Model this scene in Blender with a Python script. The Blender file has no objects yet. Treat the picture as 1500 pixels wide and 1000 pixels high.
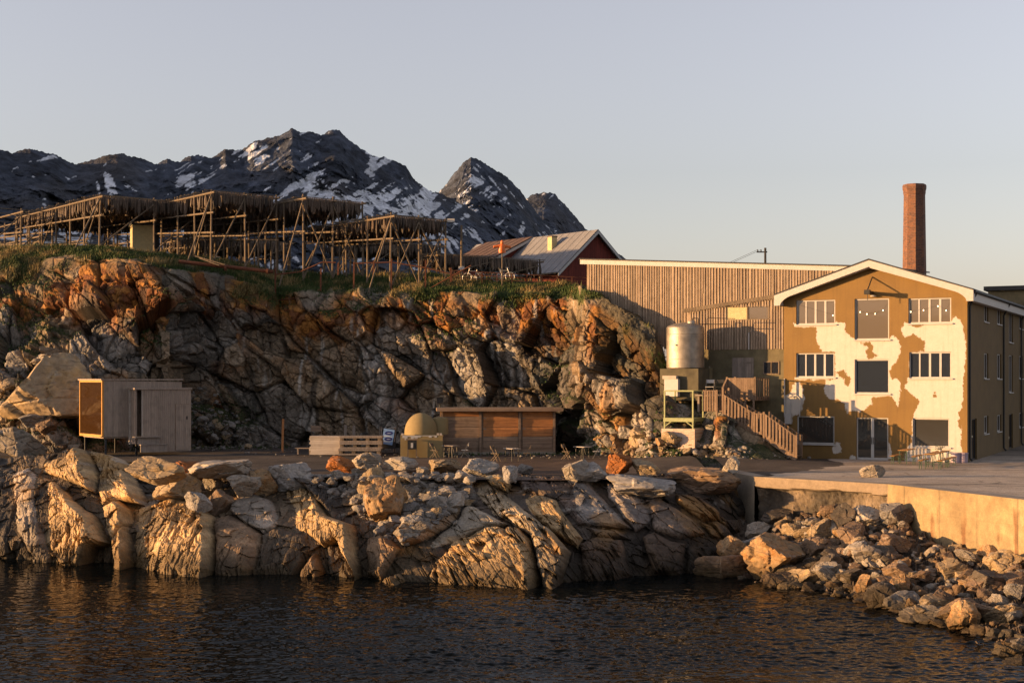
import bpy, math, random
import numpy as np
from mathutils import Vector, Matrix
from mathutils.bvhtree import BVHTree
random.seed(7); RNG = np.random.default_rng(11)
SC = bpy.context.scene; COL = SC.collection
F = 2083.0; CAMH = 8.5; HZ = 555.0; GZ = 3.75          # focal length in photo pixels, eye height, horizon row, road level
R_ = math.radians; ALB = .72
SUN_AZ = 80.0; SUN_EL = 5.2                             # degrees left of straight-behind, degrees up

# ------------------------------------------------------------------ helpers
def P(px, py, Y): return Vector(((px-750.0)/F*Y, Y, CAMH-(py-HZ)/F*Y))
def Pz(px, py, z):
    Y = (CAMH-z)*F/(py-HZ); return Vector(((px-750.0)/F*Y, Y, z))
def tag(o, label=None, cat=None, group=None, kind=None):
    if label: o['label'] = label
    if cat: o['category'] = cat
    if group: o['group'] = group
    if kind: o['kind'] = kind
    return o
def thing(name, loc, rz=0.0, label=None, cat=None, group=None):
    o = bpy.data.objects.new(name, None); COL.objects.link(o)
    o.location = loc; o.rotation_euler = (0, 0, rz); o.empty_display_size = .2
    return tag(o, label, cat, group)
def dup(o, parent=None, loc=None, rz=None, label=None, group=None):
    c = o.copy(); COL.objects.link(c)
    if parent is not None: c.parent = parent
    if loc is not None: c.location = loc
    if rz is not None: c.rotation_euler = (0, 0, rz)
    if label: c['label'] = label
    if group: c['group'] = group
    for ch in [x for x in o.children]: dup(ch, c)
    return c
class MB:
    def __init__(s): s.v = []; s.f = []
    def add(s, vs, fs):
        n = len(s.v); s.v += [tuple(p) for p in vs]; s.f += [tuple(i+n for i in q) for q in fs]; return s
    def box(s, c, d, R=None):
        x, y, z = d[0]/2, d[1]/2, d[2]/2
        vs = [Vector((i, j, k)) for i in (-x, x) for j in (-y, y) for k in (-z, z)]
        if R is not None: vs = [R @ p for p in vs]
        c = Vector(c)
        return s.add([p+c for p in vs], [(0,1,3,2),(4,6,7,5),(0,4,5,1),(2,3,7,6),(0,2,6,4),(1,5,7,3)])
    def bb(s, x0, x1, y0, y1, z0, z1): return s.box(((x0+x1)/2, (y0+y1)/2, (z0+z1)/2), (x1-x0, y1-y0, z1-z0))
    def bar(s, p, q, w, h, up=(0, 0, 1)):
        p = Vector(p); q = Vector(q); d = q-p; L = d.length; d.normalize()
        u = Vector(up)
        if abs(d.dot(u)) > .98: u = Vector((0, 1, 0))
        a = d.cross(u).normalized(); b = a.cross(d).normalized()
        R = Matrix((a, d, b)).transposed()
        return s.box((p+q)/2, (w, L, h), R)
    def tube(s, p, q, r0, r1=None, n=8):
        p = Vector(p); q = Vector(q); r1 = r0 if r1 is None else r1
        d = (q-p).normalized(); u = Vector((0, 0, 1)) if abs(d.z) < .95 else Vector((1, 0, 0))
        a = d.cross(u).normalized(); b = d.cross(a)
        vs = []
        for c, r in ((p, r0), (q, r1)):
            for i in range(n):
                t = 2*math.pi*i/n; vs.append(c+a*(r*math.cos(t))+b*(r*math.sin(t)))
        fs = [(i, (i+1) % n, n+(i+1) % n, n+i) for i in range(n)]+[tuple(range(n))[::-1], tuple(range(n, 2*n))]
        return s.add(vs, fs)
    def path(s, pts, r, n=6):
        for a, b in zip(pts[:-1], pts[1:]): s.tube(a, b, r, r, n)
        return s
    def lathe(s, prof, n=24, c=(0, 0, 0), ph=0.0):
        vs = []; fs = []; m = len(prof)
        for r, z in prof:
            for i in range(n):
                t = 2*math.pi*i/n+ph; vs.append((c[0]+r*math.cos(t), c[1]+r*math.sin(t), c[2]+z))
        for k in range(m-1):
            for i in range(n):
                j = (i+1) % n; fs.append((k*n+i, k*n+j, (k+1)*n+j, (k+1)*n+i))
        fs += [tuple(range(n))[::-1], tuple(range((m-1)*n, m*n))]
        return s.add(vs, fs)
    def prism(s, poly, y0, y1):                          # polygon in (x, z), extruded along y
        n = len(poly); vs = [(x, y0, z) for x, z in poly]+[(x, y1, z) for x, z in poly]
        fs = [tuple(range(n)), tuple(range(n, 2*n))[::-1]]+[(i, n+i, n+(i+1) % n, (i+1) % n) for i in range(n)]
        return s.add(vs, fs)
    def build(s, name, mat, parent=None, smooth=False, world=False):
        me = bpy.data.meshes.new(name)
        vs = s.v
        if world and parent is not None:
            Mi = (Matrix.Translation(parent.location) @ parent.rotation_euler.to_matrix().to_4x4()).inverted()
            vs = [tuple(Mi @ Vector(p)) for p in vs]
        me.from_pydata(vs, [], s.f); me.update()
        import bmesh as _b
        bm = _b.new(); bm.from_mesh(me); _b.ops.recalc_face_normals(bm, faces=bm.faces); bm.to_mesh(me); bm.free()
        if smooth:
            me.polygons.foreach_set('use_smooth', [True]*len(me.polygons))
            try: me.set_sharp_from_angle(angle=R_(40))
            except Exception: pass
        me.materials.append(mat)
        o = bpy.data.objects.new(name, me); COL.objects.link(o)
        if parent is not None: o.parent = parent
        return o
def npmesh(name, V, Q, mat, cols=None, smooth=False, link=True, **attrs):
    V = np.asarray(V, np.float32); Q = np.asarray(Q, np.int32); k = Q.shape[1]
    me = bpy.data.meshes.new(name)
    me.vertices.add(len(V)); me.vertices.foreach_set('co', V.ravel())
    me.loops.add(Q.size); me.loops.foreach_set('vertex_index', Q.ravel())
    me.polygons.add(len(Q)); me.polygons.foreach_set('loop_start', np.arange(0, Q.size, k, dtype=np.int32))
    me.polygons.foreach_set('use_smooth', np.full(len(Q), smooth))
    me.update(calc_edges=True)
    if cols is not None:
        a = me.attributes.new('Col', 'FLOAT_COLOR', 'POINT')
        c = np.ones((len(V), 4), np.float32); c[:, :3] = cols; a.data.foreach_set('color', c.ravel())
    for kx, arr in attrs.items():
        a = me.attributes.new(kx, 'FLOAT', 'POINT'); a.data.foreach_set('value', np.asarray(arr, np.float32).ravel())
    me.materials.append(mat)
    if not link: return me
    o = bpy.data.objects.new(name, me); COL.objects.link(o); return o
def gridquads(nr, nc):
    i = np.arange(nr*nc).reshape(nr, nc)
    return np.stack([i[:-1, :-1], i[:-1, 1:], i[1:, 1:], i[1:, :-1]], -1).reshape(-1, 4)

# ------------------------------------------------------------------ numpy noise
def _h(ix, iy, iz, seed):
    x = (ix.astype(np.int64)*73856093) ^ (iy.astype(np.int64)*19349663) ^ (iz.astype(np.int64)*83492791) ^ (seed*2654435761)
    x = (x & 0xFFFFFFFF).astype(np.uint64)
    x = ((x ^ (x >> np.uint64(16)))*np.uint64(0x45d9f3b)) & np.uint64(0xFFFFFFFF)
    x = ((x ^ (x >> np.uint64(16)))*np.uint64(0x45d9f3b)) & np.uint64(0xFFFFFFFF)
    x = x ^ (x >> np.uint64(16))
    return x.astype(np.float64)/4294967296.0
def vn(p, seed=0):
    p = np.asarray(p, float); i = np.floor(p).astype(np.int64); f = p-i; f = f*f*(3-2*f)
    r = 0
    for a in (0, 1):
        for b in (0, 1):
            for c in (0, 1):
                w = (f[:, 0] if a else 1-f[:, 0])*(f[:, 1] if b else 1-f[:, 1])*(f[:, 2] if c else 1-f[:, 2])
                r = r+w*_h(i[:, 0]+a, i[:, 1]+b, i[:, 2]+c, seed)
    return r*2-1
def fbm(p, o=4, seed=0, g=.5):
    r = 0; a = 1.0; s = 0
    for k in range(o): r = r+a*vn(p*(2.03**k)+k*17.3, seed+k); s += a; a *= g
    return r/s
def ridged(p, o=4, seed=0, g=.5):
    r = 0; a = 1.0; s = 0
    for k in range(o): r = r+a*(1-np.abs(vn(p*(2.07**k)+k*11.1, seed+k))); s += a; a *= g
    return r/s
def voro(p, seed=0):
    i = np.floor(p).astype(np.int64); n = len(p)
    F1 = np.full(n, 9.0); F2 = np.full(n, 9.0); rel = np.zeros((n, 3)); cid = np.zeros((n, 3), np.int64)
    for a in (-1, 0, 1):
        for b in (-1, 0, 1):
            for c in (-1, 0, 1):
                j = i+np.array([a, b, c])
                q = np.stack([j[:, 0]+_h(j[:, 0], j[:, 1], j[:, 2], seed), j[:, 1]+_h(j[:, 0], j[:, 1], j[:, 2], seed+1), j[:, 2]+_h(j[:, 0], j[:, 1], j[:, 2], seed+2)], 1)
                d = p-q; D = np.sqrt((d*d).sum(1))
                m = D < F1
                F2 = np.where(m, F1, np.minimum(F2, D)); F1 = np.where(m, D, F1)
                rel[m] = d[m]; cid[m] = j[m]
    return F1, F2, rel, cid
def rc(cid, k): return _h(cid[:, 0], cid[:, 1], cid[:, 2], 100+k)
def sst(a, b, x): t = np.clip((x-a)/(b-a), 0, 1); return t*t*(3-2*t)
def facet(p, size, seed, warp=.35, tilt=1.0):
    q = p/np.asarray(size)
    w = np.stack([vn(q*.9+seed, seed+50), vn(q*.9+seed+31, seed+51), vn(q*.9+seed+67, seed+52)], 1)
    q = q+warp*w
    F1, F2, rel, cid = voro(q, seed)
    g = np.stack([rc(cid, 1), rc(cid, 2), rc(cid, 3)], 1)*2-1
    d = (rc(cid, 4)-.5)+tilt*(g*rel).sum(1)
    return d, F2-F1, rc(cid, 5), rc(cid, 6)
def polysd(px, py, poly):                                # signed distance, positive inside
    n = len(poly); d = np.full(px.shape, 1e9); ins = np.zeros(px.shape, bool)
    for k in range(n):
        x0, y0 = poly[k]; x1, y1 = poly[(k+1) % n]
        ex, ey = x1-x0, y1-y0; L = ex*ex+ey*ey+1e-9
        t = np.clip(((px-x0)*ex+(py-y0)*ey)/L, 0, 1)
        d = np.minimum(d, (px-x0-t*ex)**2+(py-y0-t*ey)**2)
        if y0 != y1: ins ^= ((y0 > py) != (y1 > py)) & (px < (x1-x0)*(py-y0)/(y1-y0)+x0)
    d = np.sqrt(d); return np.where(ins, d, -d)

# ------------------------------------------------------------------ materials
def nmat(name):
    m = bpy.data.materials.new(name); m.use_nodes = True; nt = m.node_tree
    b = nt.nodes['Principled BSDF']; return m, nt, b
def N(nt, t, **kw):
    n = nt.nodes.new(t)
    for k, v in kw.items():
        if k in n.inputs.keys() if isinstance(k, str) else False: n.inputs[k].default_value = v
        else: setattr(n, k, v)
    return n
def link(nt, a, b): nt.links.new(a, b)
def mixc(nt, fac, a, b, mode='MIX'):
    n = nt.nodes.new('ShaderNodeMix'); n.data_type = 'RGBA'; n.blend_type = mode; n.clamp_factor = True
    for s, v in ((n.inputs[0], fac), (n.inputs[6], a), (n.inputs[7], b)):
        if hasattr(v, 'is_linked') or hasattr(v, 'links'): link(nt, v, s)
        elif isinstance(v, (int, float)): s.default_value = v
        else: s.default_value = (*v, 1)
    return n.outputs[2]
def ramp(nt, src, a, b, lo=0.0, hi=1.0):
    n = nt.nodes.new('ShaderNodeMapRange'); n.clamp = True
    n.inputs[1].default_value = a; n.inputs[2].default_value = b; n.inputs[3].default_value = lo; n.inputs[4].default_value = hi
    link(nt, src, n.inputs[0]); return n.outputs[0]
def mth(nt, op, a, b=None):
    n = nt.nodes.new('ShaderNodeMath'); n.operation = op
    for s, v in ((n.inputs[0], a), (n.inputs[1], b)):
        if v is None: continue
        if isinstance(v, (int, float)): s.default_value = v
        else: link(nt, v, s)
    return n.outputs[0]
def noise(nt, scale, detail=4, rough=.55, coord='Object', stretch=(1, 1, 1), dist=0.0):
    tc = nt.nodes.new('ShaderNodeTexCoord'); mp = nt.nodes.new('ShaderNodeMapping'); mp.inputs['Scale'].default_value = stretch
    link(nt, tc.outputs[coord], mp.inputs[0])
    n = nt.nodes.new('ShaderNodeTexNoise'); n.inputs['Scale'].default_value = scale; n.inputs['Detail'].default_value = detail
    n.inputs['Roughness'].default_value = rough; n.inputs['Distortion'].default_value = dist
    link(nt, mp.outputs[0], n.inputs['Vector']); return n.outputs['Fac']
def bump(nt, b, h, strength=.5, dist=.02):
    n = nt.nodes.new('ShaderNodeBump'); n.inputs['Strength'].default_value = strength; n.inputs['Distance'].default_value = dist
    link(nt, h, n.inputs['Height']); link(nt, n.outputs[0], b.inputs['Normal'])
def m_plain(name, c, rough=.7, metal=0.0, var=.25, scale=6.0, bmp=.2, isl=0.0):
    m, nt, b = nmat(name)
    c = [x*ALB for x in c]; n = noise(nt, scale, 5)
    f = ramp(nt, n, .3, .7, 1-var, 1+var)
    if isl:
        g = nt.nodes.new('ShaderNodeNewGeometry'); f = mth(nt, 'MULTIPLY', f, ramp(nt, g.outputs['Random Per Island'], 0, 1, 1-isl, 1+isl))
    cc = nt.nodes.new('ShaderNodeVectorMath'); cc.operation = 'SCALE'; cc.inputs[0].default_value = c; link(nt, f, cc.inputs['Scale'])
    link(nt, cc.outputs[0], b.inputs['Base Color'])
    b.inputs['Roughness'].default_value = rough; b.inputs['Metallic'].default_value = metal
    if bmp: bump(nt, b, noise(nt, scale*6, 4), bmp, .02)
    return m
def m_wood(name, c, c2, isl=.35, axis=2, scale=14.0, rough=.85):
    m, nt, b = nmat(name); c = [x*ALB for x in c]; c2 = [x*ALB for x in c2]
    st = [1, 1, 1]; st[axis] = .06
    n = noise(nt, scale, 5, .6, stretch=st)
    kn = noise(nt, 2.2, 3)
    g = nt.nodes.new('ShaderNodeNewGeometry')
    col = mixc(nt, ramp(nt, n, .35, .68), c, c2)
    col = mixc(nt, ramp(nt, kn, .5, .75, 0, .45), col, [x*.55 for x in c2])
    k = ramp(nt, g.outputs['Random Per Island'], 0, 1, 1-isl, 1+isl)
    s = nt.nodes.new('ShaderNodeVectorMath'); s.operation = 'SCALE'; link(nt, col, s.inputs[0]); link(nt, k, s.inputs['Scale'])
    link(nt, s.outputs[0], b.inputs['Base Color']); b.inputs['Roughness'].default_value = rough
    b.inputs['Specular IOR Level'].default_value = .25
    bump(nt, b, n, .4, .01)
    return m
def m_vcol(name, rough=.85, fine=9.0, bmp=.5, bdist=.05, var=.35):
    m, nt, b = nmat(name)
    a = nt.nodes.new('ShaderNodeAttribute'); a.attribute_name = 'Col'
    n = noise(nt, fine, 6, .65)
    n2 = noise(nt, fine*.22, 4, .6)
    f = mth(nt, 'MULTIPLY', ramp(nt, n, .3, .7, 1-var, 1+var), ramp(nt, n2, .3, .7, .75, 1.25))
    s = nt.nodes.new('ShaderNodeVectorMath'); s.operation = 'SCALE'; link(nt, a.outputs['Color'], s.inputs[0]); link(nt, f, s.inputs['Scale'])
    link(nt, s.outputs[0], b.inputs['Base Color']); b.inputs['Roughness'].default_value = rough
    b.inputs['Specular IOR Level'].default_value = .2
    if bmp: bump(nt, b, n, bmp, bdist)
    return m
def m_boulder(name):
    m, nt, b = nmat(name)
    oi = nt.nodes.new('ShaderNodeObjectInfo'); g = nt.nodes.new('ShaderNodeNewGeometry')
    r = mth(nt, 'FRACT', mth(nt, 'ADD', oi.outputs['Random'], mth(nt, 'MULTIPLY', g.outputs['Random Per Island'], 7.31)))
    cr = nt.nodes.new('ShaderNodeValToRGB'); cr.color_ramp.interpolation = 'CONSTANT'
    pal = [(0, (.40, .35, .29)), (.16, (.30, .25, .20)), (.3, (.46, .42, .37)), (.42, (.36, .25, .14)), (.55, (.26, .22, .19)), (.66, (.40, .31, .21)), (.78, (.22, .14, .10)), (.86, (.42, .25, .09)), (.94, (.36, .33, .30))]
    els = cr.color_ramp.elements
    els[0].position = 0; els[0].color = (*pal[0][1], 1); els[1].position = pal[1][0]; els[1].color = (*pal[1][1], 1)
    for p, c in pal[2:]:
        e = els.new(p); e.color = (*c, 1)
    link(nt, r, cr.inputs[0])
    n1 = noise(nt, 1.4, 5, .6, 'Object'); n2 = noise(nt, 6, 6, .65, 'Object'); n3 = noise(nt, 2.6, 4, .6, 'Object', (1, 1, 3), .6)
    col = mixc(nt, ramp(nt, n1, .52, .66, 0, .75), cr.outputs[0], (.40, .20, .05))
    col = mixc(nt, ramp(nt, n3, .56, .7, 0, .8), col, (.09, .075, .06))
    geo = nt.nodes.new('ShaderNodeNewGeometry'); sp = nt.nodes.new('ShaderNodeSeparateXYZ'); link(nt, geo.outputs['Position'], sp.inputs[0])
    z = mth(nt, 'ADD', sp.outputs[2], mth(nt, 'MULTIPLY', mth(nt, 'SUBTRACT', n1, .5), .9))
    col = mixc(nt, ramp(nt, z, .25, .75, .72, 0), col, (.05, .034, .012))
    f = ramp(nt, n2, .3, .7, .65, 1.35)
    s = nt.nodes.new('ShaderNodeVectorMath'); s.operation = 'SCALE'; link(nt, col, s.inputs[0]); link(nt, f, s.inputs['Scale'])
    link(nt, s.outputs[0], b.inputs['Base Color']); b.inputs['Roughness'].default_value = .82
    b.inputs['Specular IOR Level'].default_value = .3
    bump(nt, b, n2, .7, .06)
    return m
def m_glass(name, c=(.016, .018, .024), rough=.04, ior=1.5):
    m, nt, b = nmat(name)
    b.inputs['Base Color'].default_value = (*c, 1); b.inputs['Roughness'].default_value = rough; b.inputs['IOR'].default_value = ior
    bump(nt, b, noise(nt, 1.1, 2), .06, .03)
    return m
def m_emit(name, c, s):
    m, nt, b = nmat(name); b.inputs['Base Color'].default_value = (*c, 1)
    b.inputs['Emission Color'].default_value = (*c, 1); b.inputs['Emission Strength'].default_value = s; return m
M = {}
M['rock'] = m_vcol('rock_face')
M['shore'] = m_vcol('shore_rock', rough=.72, fine=7, bmp=.55, bdist=.06)
M['mount'] = m_vcol('mountain_rock', rough=.95, fine=.045, bmp=1.0, bdist=14, var=.45)
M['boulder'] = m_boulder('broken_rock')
M['steel'] = m_plain('dull_steel', (.40, .345, .275), .55, .8, .3, 2, .2)
M['iron'] = m_plain('dark_iron', (.035, .033, .03), .6, .3, .2, 8, .1)
M['rust'] = m_plain('rusted_iron', (.17, .055, .022), .85, .1, .4, 9, .2)
M['white'] = m_plain('white_paint', (.57, .545, .51), .55, 0, .08, 5, .05)
M['whitewood'] = m_wood('pale_new_wood', (.62, .54, .46), (.48, .4, .33), .12, 0)
M['concrete'] = m_plain('raw_concrete', (.33, .29, .23), .9, 0, .25, 1.5, .3)
M['olive'] = m_plain('olive_render', (.17, .14, .075), .9, 0, .3, 1.6, .3)
M['greywood'] = m_wood('weathered_grey_wood', (.36, .30, .25), (.22, .18, .15), .2, 2)
M['cladding'] = m_wood('sunbleached_boards', (.46, .355, .25), (.29, .205, .14), .28, 2)
M['pole'] = m_wood('bare_spruce_pole', (.25, .19, .13), (.12, .09, .062), .4, 2)
M['brownwood'] = m_wood('brown_stained_boards', (.62, .27, .10), (.34, .15, .06), .3, 0)
M['brownold'] = m_wood('greyed_brown_boards', (.38, .265, .18), (.23, .16, .115), .25, 0)
M['bench'] = m_wood('varnished_pine', (.52, .27, .09), (.38, .18, .06), .15, 0)
M['green_metal'] = m_plain('green_tube', (.045, .085, .05), .5, .2, .15, 5, 0)
M['palegreen'] = m_plain('pale_green_paint', (.34, .36, .16), .6, 0, .15, 5, .1)
M['fish'] = m_plain('dried_fish', (.10, .066, .042), .75, 0, .4, 9, .2, .85)
M['red'] = m_wood('red_barn_boards', (.22, .045, .03), (.14, .03, .022), .15, 2)
M['tin'] = m_plain('grey_tin_roof', (.27, .26, .26), .65, .1, .12, 1.5, .1)
M['rusttin'] = m_plain('rust_tin_roof', (.13, .075, .05), .75, .1, .3, 2, .1)
M['dark'] = m_plain('dark_roofing', (.03, .03, .032), .75, 0, .15, 4, .1)
M['glass'] = m_glass('window_glass', ior=1.9)
M['skyglass'] = m_glass('top_window_glass', (.12, .10, .08), .05, 1.5)  # grey-brown base colour stands in for mirrored sky
M['amber'] = m_glass('tinted_cabin_glass', (.03, .015, .006), .06, 1.5)
M['orange'] = m_plain('orange_oilskin', (.9, .2, .03), .5, 0, .1, 6, .1)
M['bulb'] = m_emit('lit_bulb', (1, .75, .4), 3.0)
M['cream'] = m_plain('cream_boards', (.62, .5, .26), .8, 0, .15, 5, .1)
M['ochre_plain'] = m_plain('ochre_dome_paint', (.30, .22, .095), .85, 0, .08, 3, .1)
M['black'] = m_plain('black_plastic', (.015, .015, .016), .5, 0, .1, 5, 0)
# ------------------------------------------------------------------ rock hill behind the road (one surface: foot, face, rim, grass, back)
HILL = [  # px : foot, mid, rim, grass line, back as (photo row, distance)
 (-420, (640,104),(520,108),(392,114),(372,122),(372,200)),
 (-100, (640,99),(525,103),(380,110),(362,116),(362,200)),
 (0,   (642,94),(530,98),(385,104.5),(364,109),(362,200)),
 (60,  (645,93.5),(535,97.5),(380,104),(362,108),(362,200)),
 (110, (648,94),(520,97),(378,103),(362,107),(362,200)),
 (170, (652,95),(515,97),(376,101),(364,106),(364,200)),
 (225, (655,96.5),(520,97.5),(388,100.5),(372,106),(370,200)),
 (252, (655,97.5),(520,98),(398,100.5),(376,106),(374,200)),
 (285, (654,101),(540,101.5),(400,102),(378,107),(376,200)),
 (330, (653,101.8),(540,102.2),(406,103),(382,108),(380,200)),
 (400, (653,101.5),(540,102),(428,102.8),(398,109),(398,200)),
 (500, (653,101),(540,101.5),(434,102.3),(404,109),(402,200)),
 (640, (654,99.8),(540,100.4),(430,101.2),(404,109),(402,200)),
 (740, (655,98),(540,98.6),(430,99.6),(411,107),(408,200)),
 (800, (657,96.4),(545,97.0),(432,98.2),(416,104),(412,200)),
 (830, (660,95.2),(546,95.8),(436,97),(417,102),(414,200)),
 (847, (664,92.2),(552,92.6),(444,93.4),(420,96),(416,150)),
 (857, (666,90.6),(556,90.3),(449,90.6),(424,91.0),(420,130)),
 (880, (667,89.2),(560,89.4),(457,90.2),(434,90.6),(430,130)),
 (912, (669,87.0),(585,87.6),(474,88.9),(450,89.4),(445,120)),
 (960, (671,84.0),(620,84.9),(530,86.8),(482,88.3),(475,110)),
 (985, (672,81.8),(644,83.2),(577,85.9),(568,87.2),(560,105)),
 (1030,(673,80.6),(654,82.3),(600,85.6),(584,86.9),(577,100)),
 (1060,(674,79.6),(645,80.5),(606,82.2),(597,85.0),(590,100)),
 (1100,(675,79.4),(652,80.3),(630,81.4),(618,83.6),(610,100)),
 (1150,(675,79.7),(665,80.4),(658,81.2),(654,83.0),(650,100)),
 (1176,(676,80.6),(675,81.6),(674.5,82.6),(674,84.0),(674,100))]
def hill():
    xs = np.concatenate([np.arange(-400, -30, 2.5), np.arange(-30, 235, 1.25), np.arange(235, 292, .6), np.arange(292, 826, 1.25), np.arange(826, 862, .22), np.arange(862, 1177, 1.1)]); cp = [h[0] for h in HILL]
    rows = [26, 120, 150, 70, 26]
    K = []
    for k in range(5):
        py = np.interp(xs, cp, [h[1+k][0] for h in HILL]); Y = np.interp(xs, cp, [h[1+k][1] for h in HILL])
        K.append(np.stack([(xs-750)/F*Y, Y, CAMH-(py-HZ)/F*Y], 1))
    base = K[0].copy(); base[:, 1] -= .8; base[:, 2] = GZ-1.2
    K = [base]+K
    seg = []; tt = []
    for k in range(5):
        n = rows[k]
        for j in range(n):
            t = j/n
            if k == 4: t = t**2.0
            seg.append(K[k]*(1-t)+K[k+1]*t); tt.append(k+t)
    seg.append(K[5]); tt.append(5.0)
    A = np.array(seg); nr, nc = A.shape[:2]; T = np.repeat(np.array(tt)[:, None], nc, 1)
    PX = np.repeat(xs[None, :], nr, 0)
    # smooth normals
    B = A.copy()
    for _ in range(6):
        B[1:-1, 1:-1] = (B[1:-1, 1:-1]*2+B[:-2, 1:-1]+B[2:, 1:-1]+B[1:-1, :-2]+B[1:-1, 2:])/6
    du = np.gradient(B, axis=1); dv = np.gradient(B, axis=0); nn = np.cross(du, dv)
    nn /= np.linalg.norm(nn, axis=2, keepdims=True)+1e-9
    p = A.reshape(-1, 3); n = nn.reshape(-1, 3); t = T.ravel(); px = PX.ravel()
    r = p.copy(); r[:, 0] += .30*r[:, 2]; r[:, 2] += .12*r[:, 0]      # tilt the joints
    big, ebig, c1, c2 = facet(r, (3.1, 4.0, 3.5), 3, .2, .6)
    med, emed, c3, c4 = facet(r, (1.25, 1.6, 1.45), 9, .22, .85)
    sm, esm, c5, c6 = facet(r, (.5, .6, .52), 15, .25, 1.0)
    fb = fbm(p*.9, 5, 21); fine = fbm(p*5, 3, 31)
    rough = fbm(p*.16+5, 3, 77)                                          # quieter and busier stretches
    face = sst(.2, .8, t)*(1-sst(2.75, 3.25, t+.35*fbm(p*.35, 3, 5)))
    grassy = sst(2.85, 3.3, t+.55*fbm(p*.28, 4, 41))
    talus = sst(1.35, .6, t)
    bigA = 1.9-.7*talus; medA = .52+.25*np.clip(rough, -.5, .6); smA = .14+.1*np.clip(rough, -.5, .5)
    crack = -.28*np.exp(-(ebig/.07)**2)-.13*np.exp(-(emed/.08)**2)-.05*np.exp(-(esm/.09)**2)
    d = face*(bigA*big+medA*med+smA*sm+.32*fb+.09*fine+crack)+(1-face)*(.35*fb+.10*fine)*sst(.2, 1, t)
    # ledges where blocks have come away
    led = np.abs((p[:, 2]+.9*fbm(p*.22, 3, 61)+.12*p[:, 0]) % 2.7-1.35)/1.35
    d += face*.35*(led-.5)*np.where(px > 825, .2, 1)
    d *= 1-.5*sst(940, 1000, px)-.25*sst(1080, 1130, px)
    rim = np.exp(-((t-3)/.25)**2); d *= 1-.6*rim
    q = p+n*d[:, None]; q[:, 2] += rim*.25*fbm(p*.5, 3, 71)
    z = q[:, 2]
    # ---- colours: grey gneiss, tan and rust stain, black water streaks, pale lime streaks, moss
    C = np.array([.27, .24, .205])*(.62+.75*c1)[:, None]
    C = C*(.68+.64*c3)[:, None]*(.85+.3*c5)[:, None]
    tan = np.array([.33, .235, .14])
    w = sst(.45, .75, c2)*.8; C = C*(1-w[:, None])+tan*w[:, None]*(.7+.5*c3)[:, None]
    band = np.exp(-((t-2.72)/.5)**2)                                     # rust bleeding from under the turf
    rust = sst(.27, .6, (.40-.3*sst(955, 1000, px)-.35*sst(822, 832, px)*sst(868, 858, px))*band+.42*fbm(p*.34+3, 4, 81)+.35*(c4-.5)+.12)*.95
    rustc = np.where((c6 > .5)[:, None], np.array([.40, .17, .035]), np.array([.23, .085, .028]))
    C = C*(1-rust[:, None])+rustc*rust[:, None]
    rust_ = 0; spur = np.exp(-((px-890)/34)**2)*sst(.6, 1.2, t)*sst(2.9, 2.4, t)*sst(.35, .75, c4)*.8
    C = C*(1-.8*spur[:, None])+np.array([.46, .22, .05])*(.8*spur)[:, None]
    v = p.copy(); v[:, 2] *= .13; v[:, 0] *= 1.5
    st = sst(.14, .42, fbm(v*1.1, 4, 91))*face; C = C*(1-.7*st[:, None])+np.array([.03, .028, .025])*(.7*st)[:, None]
    ws = sst(.2, .46, fbm(v*1.6+9, 4, 95))*face*sst(300, 420, px)*sst(960, 800, px); C = C*(1-.75*ws[:, None])+np.array([.52, .49, .44])*(.75*ws)[:, None]
    C *= (1-.55*sst(.13, .0, esm)*.5-.35*sst(.1, 0, ebig))[:, None]
    dk = sst(740, 790, px)*sst(870, 845, px)*sst(3, 2.4, t); C *= (1-.62*dk)[:, None]; dk2 = sst(862, 885, px)*sst(1000, 975, px)*sst(2.0, 2.5, t+.4*fbm(p*.4, 3, 116)); C = C*(1-.72*dk2[:, None])+np.array([.035, .034, .018])*(.72*dk2[:, None])  # dk paints the shade of the recess into the cliff colour
    nz = np.gradient(q.reshape(nr, nc, 3), axis=1); nw = np.gradient(q.reshape(nr, nc, 3), axis=0); m = np.cross(nz, nw); m /= np.linalg.norm(m, axis=2, keepdims=True)+1e-9
    up = m[..., 2].ravel()
    moss = sst(.3, .75, up+.5*fbm(p*.45+2, 4, 101))*sst(.0, .25, fbm(p*.2, 3, 103)+.12)*face*sst(.4, 1.1, t)
    C = C*(1-.9*moss[:, None])+np.array([.035, .05, .016])*(.9*moss)[:, None]
    g = grassy*sst(-.35, .1, fbm(p*.3+8, 4, 111)+.28*sst(120, 260, px)+.1)
    g = np.maximum(g, sst(3.35, 3.7, t)*sst(-60, 30, px)); g = np.where(px > 975, 0, g)*np.where(px > 850, sst(-.25, .1, fbm(p*.55+3, 3, 115)), 1)
    gc = np.array([.05, .068, .018])*(.7+.6*(fb+.5))[:, None]; dry = sst(.05, .3, fbm(p*.8+4, 3, 121)); gc = gc*(1-.5*dry[:, None])+np.array([.15, .115, .045])*(.5*dry)[:, None]
    C = C*(1-g[:, None])+gc*g[:, None]
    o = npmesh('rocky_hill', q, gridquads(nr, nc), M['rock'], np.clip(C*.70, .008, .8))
    tag(o, 'fractured rust-stained quarry cliff topped with rough grass', 'cliff', kind='structure')
    return o, q, g, t, px, moss, up
HILLOBJ, HQ, HG, HT, HPX, HM, HUP = hill()

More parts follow.
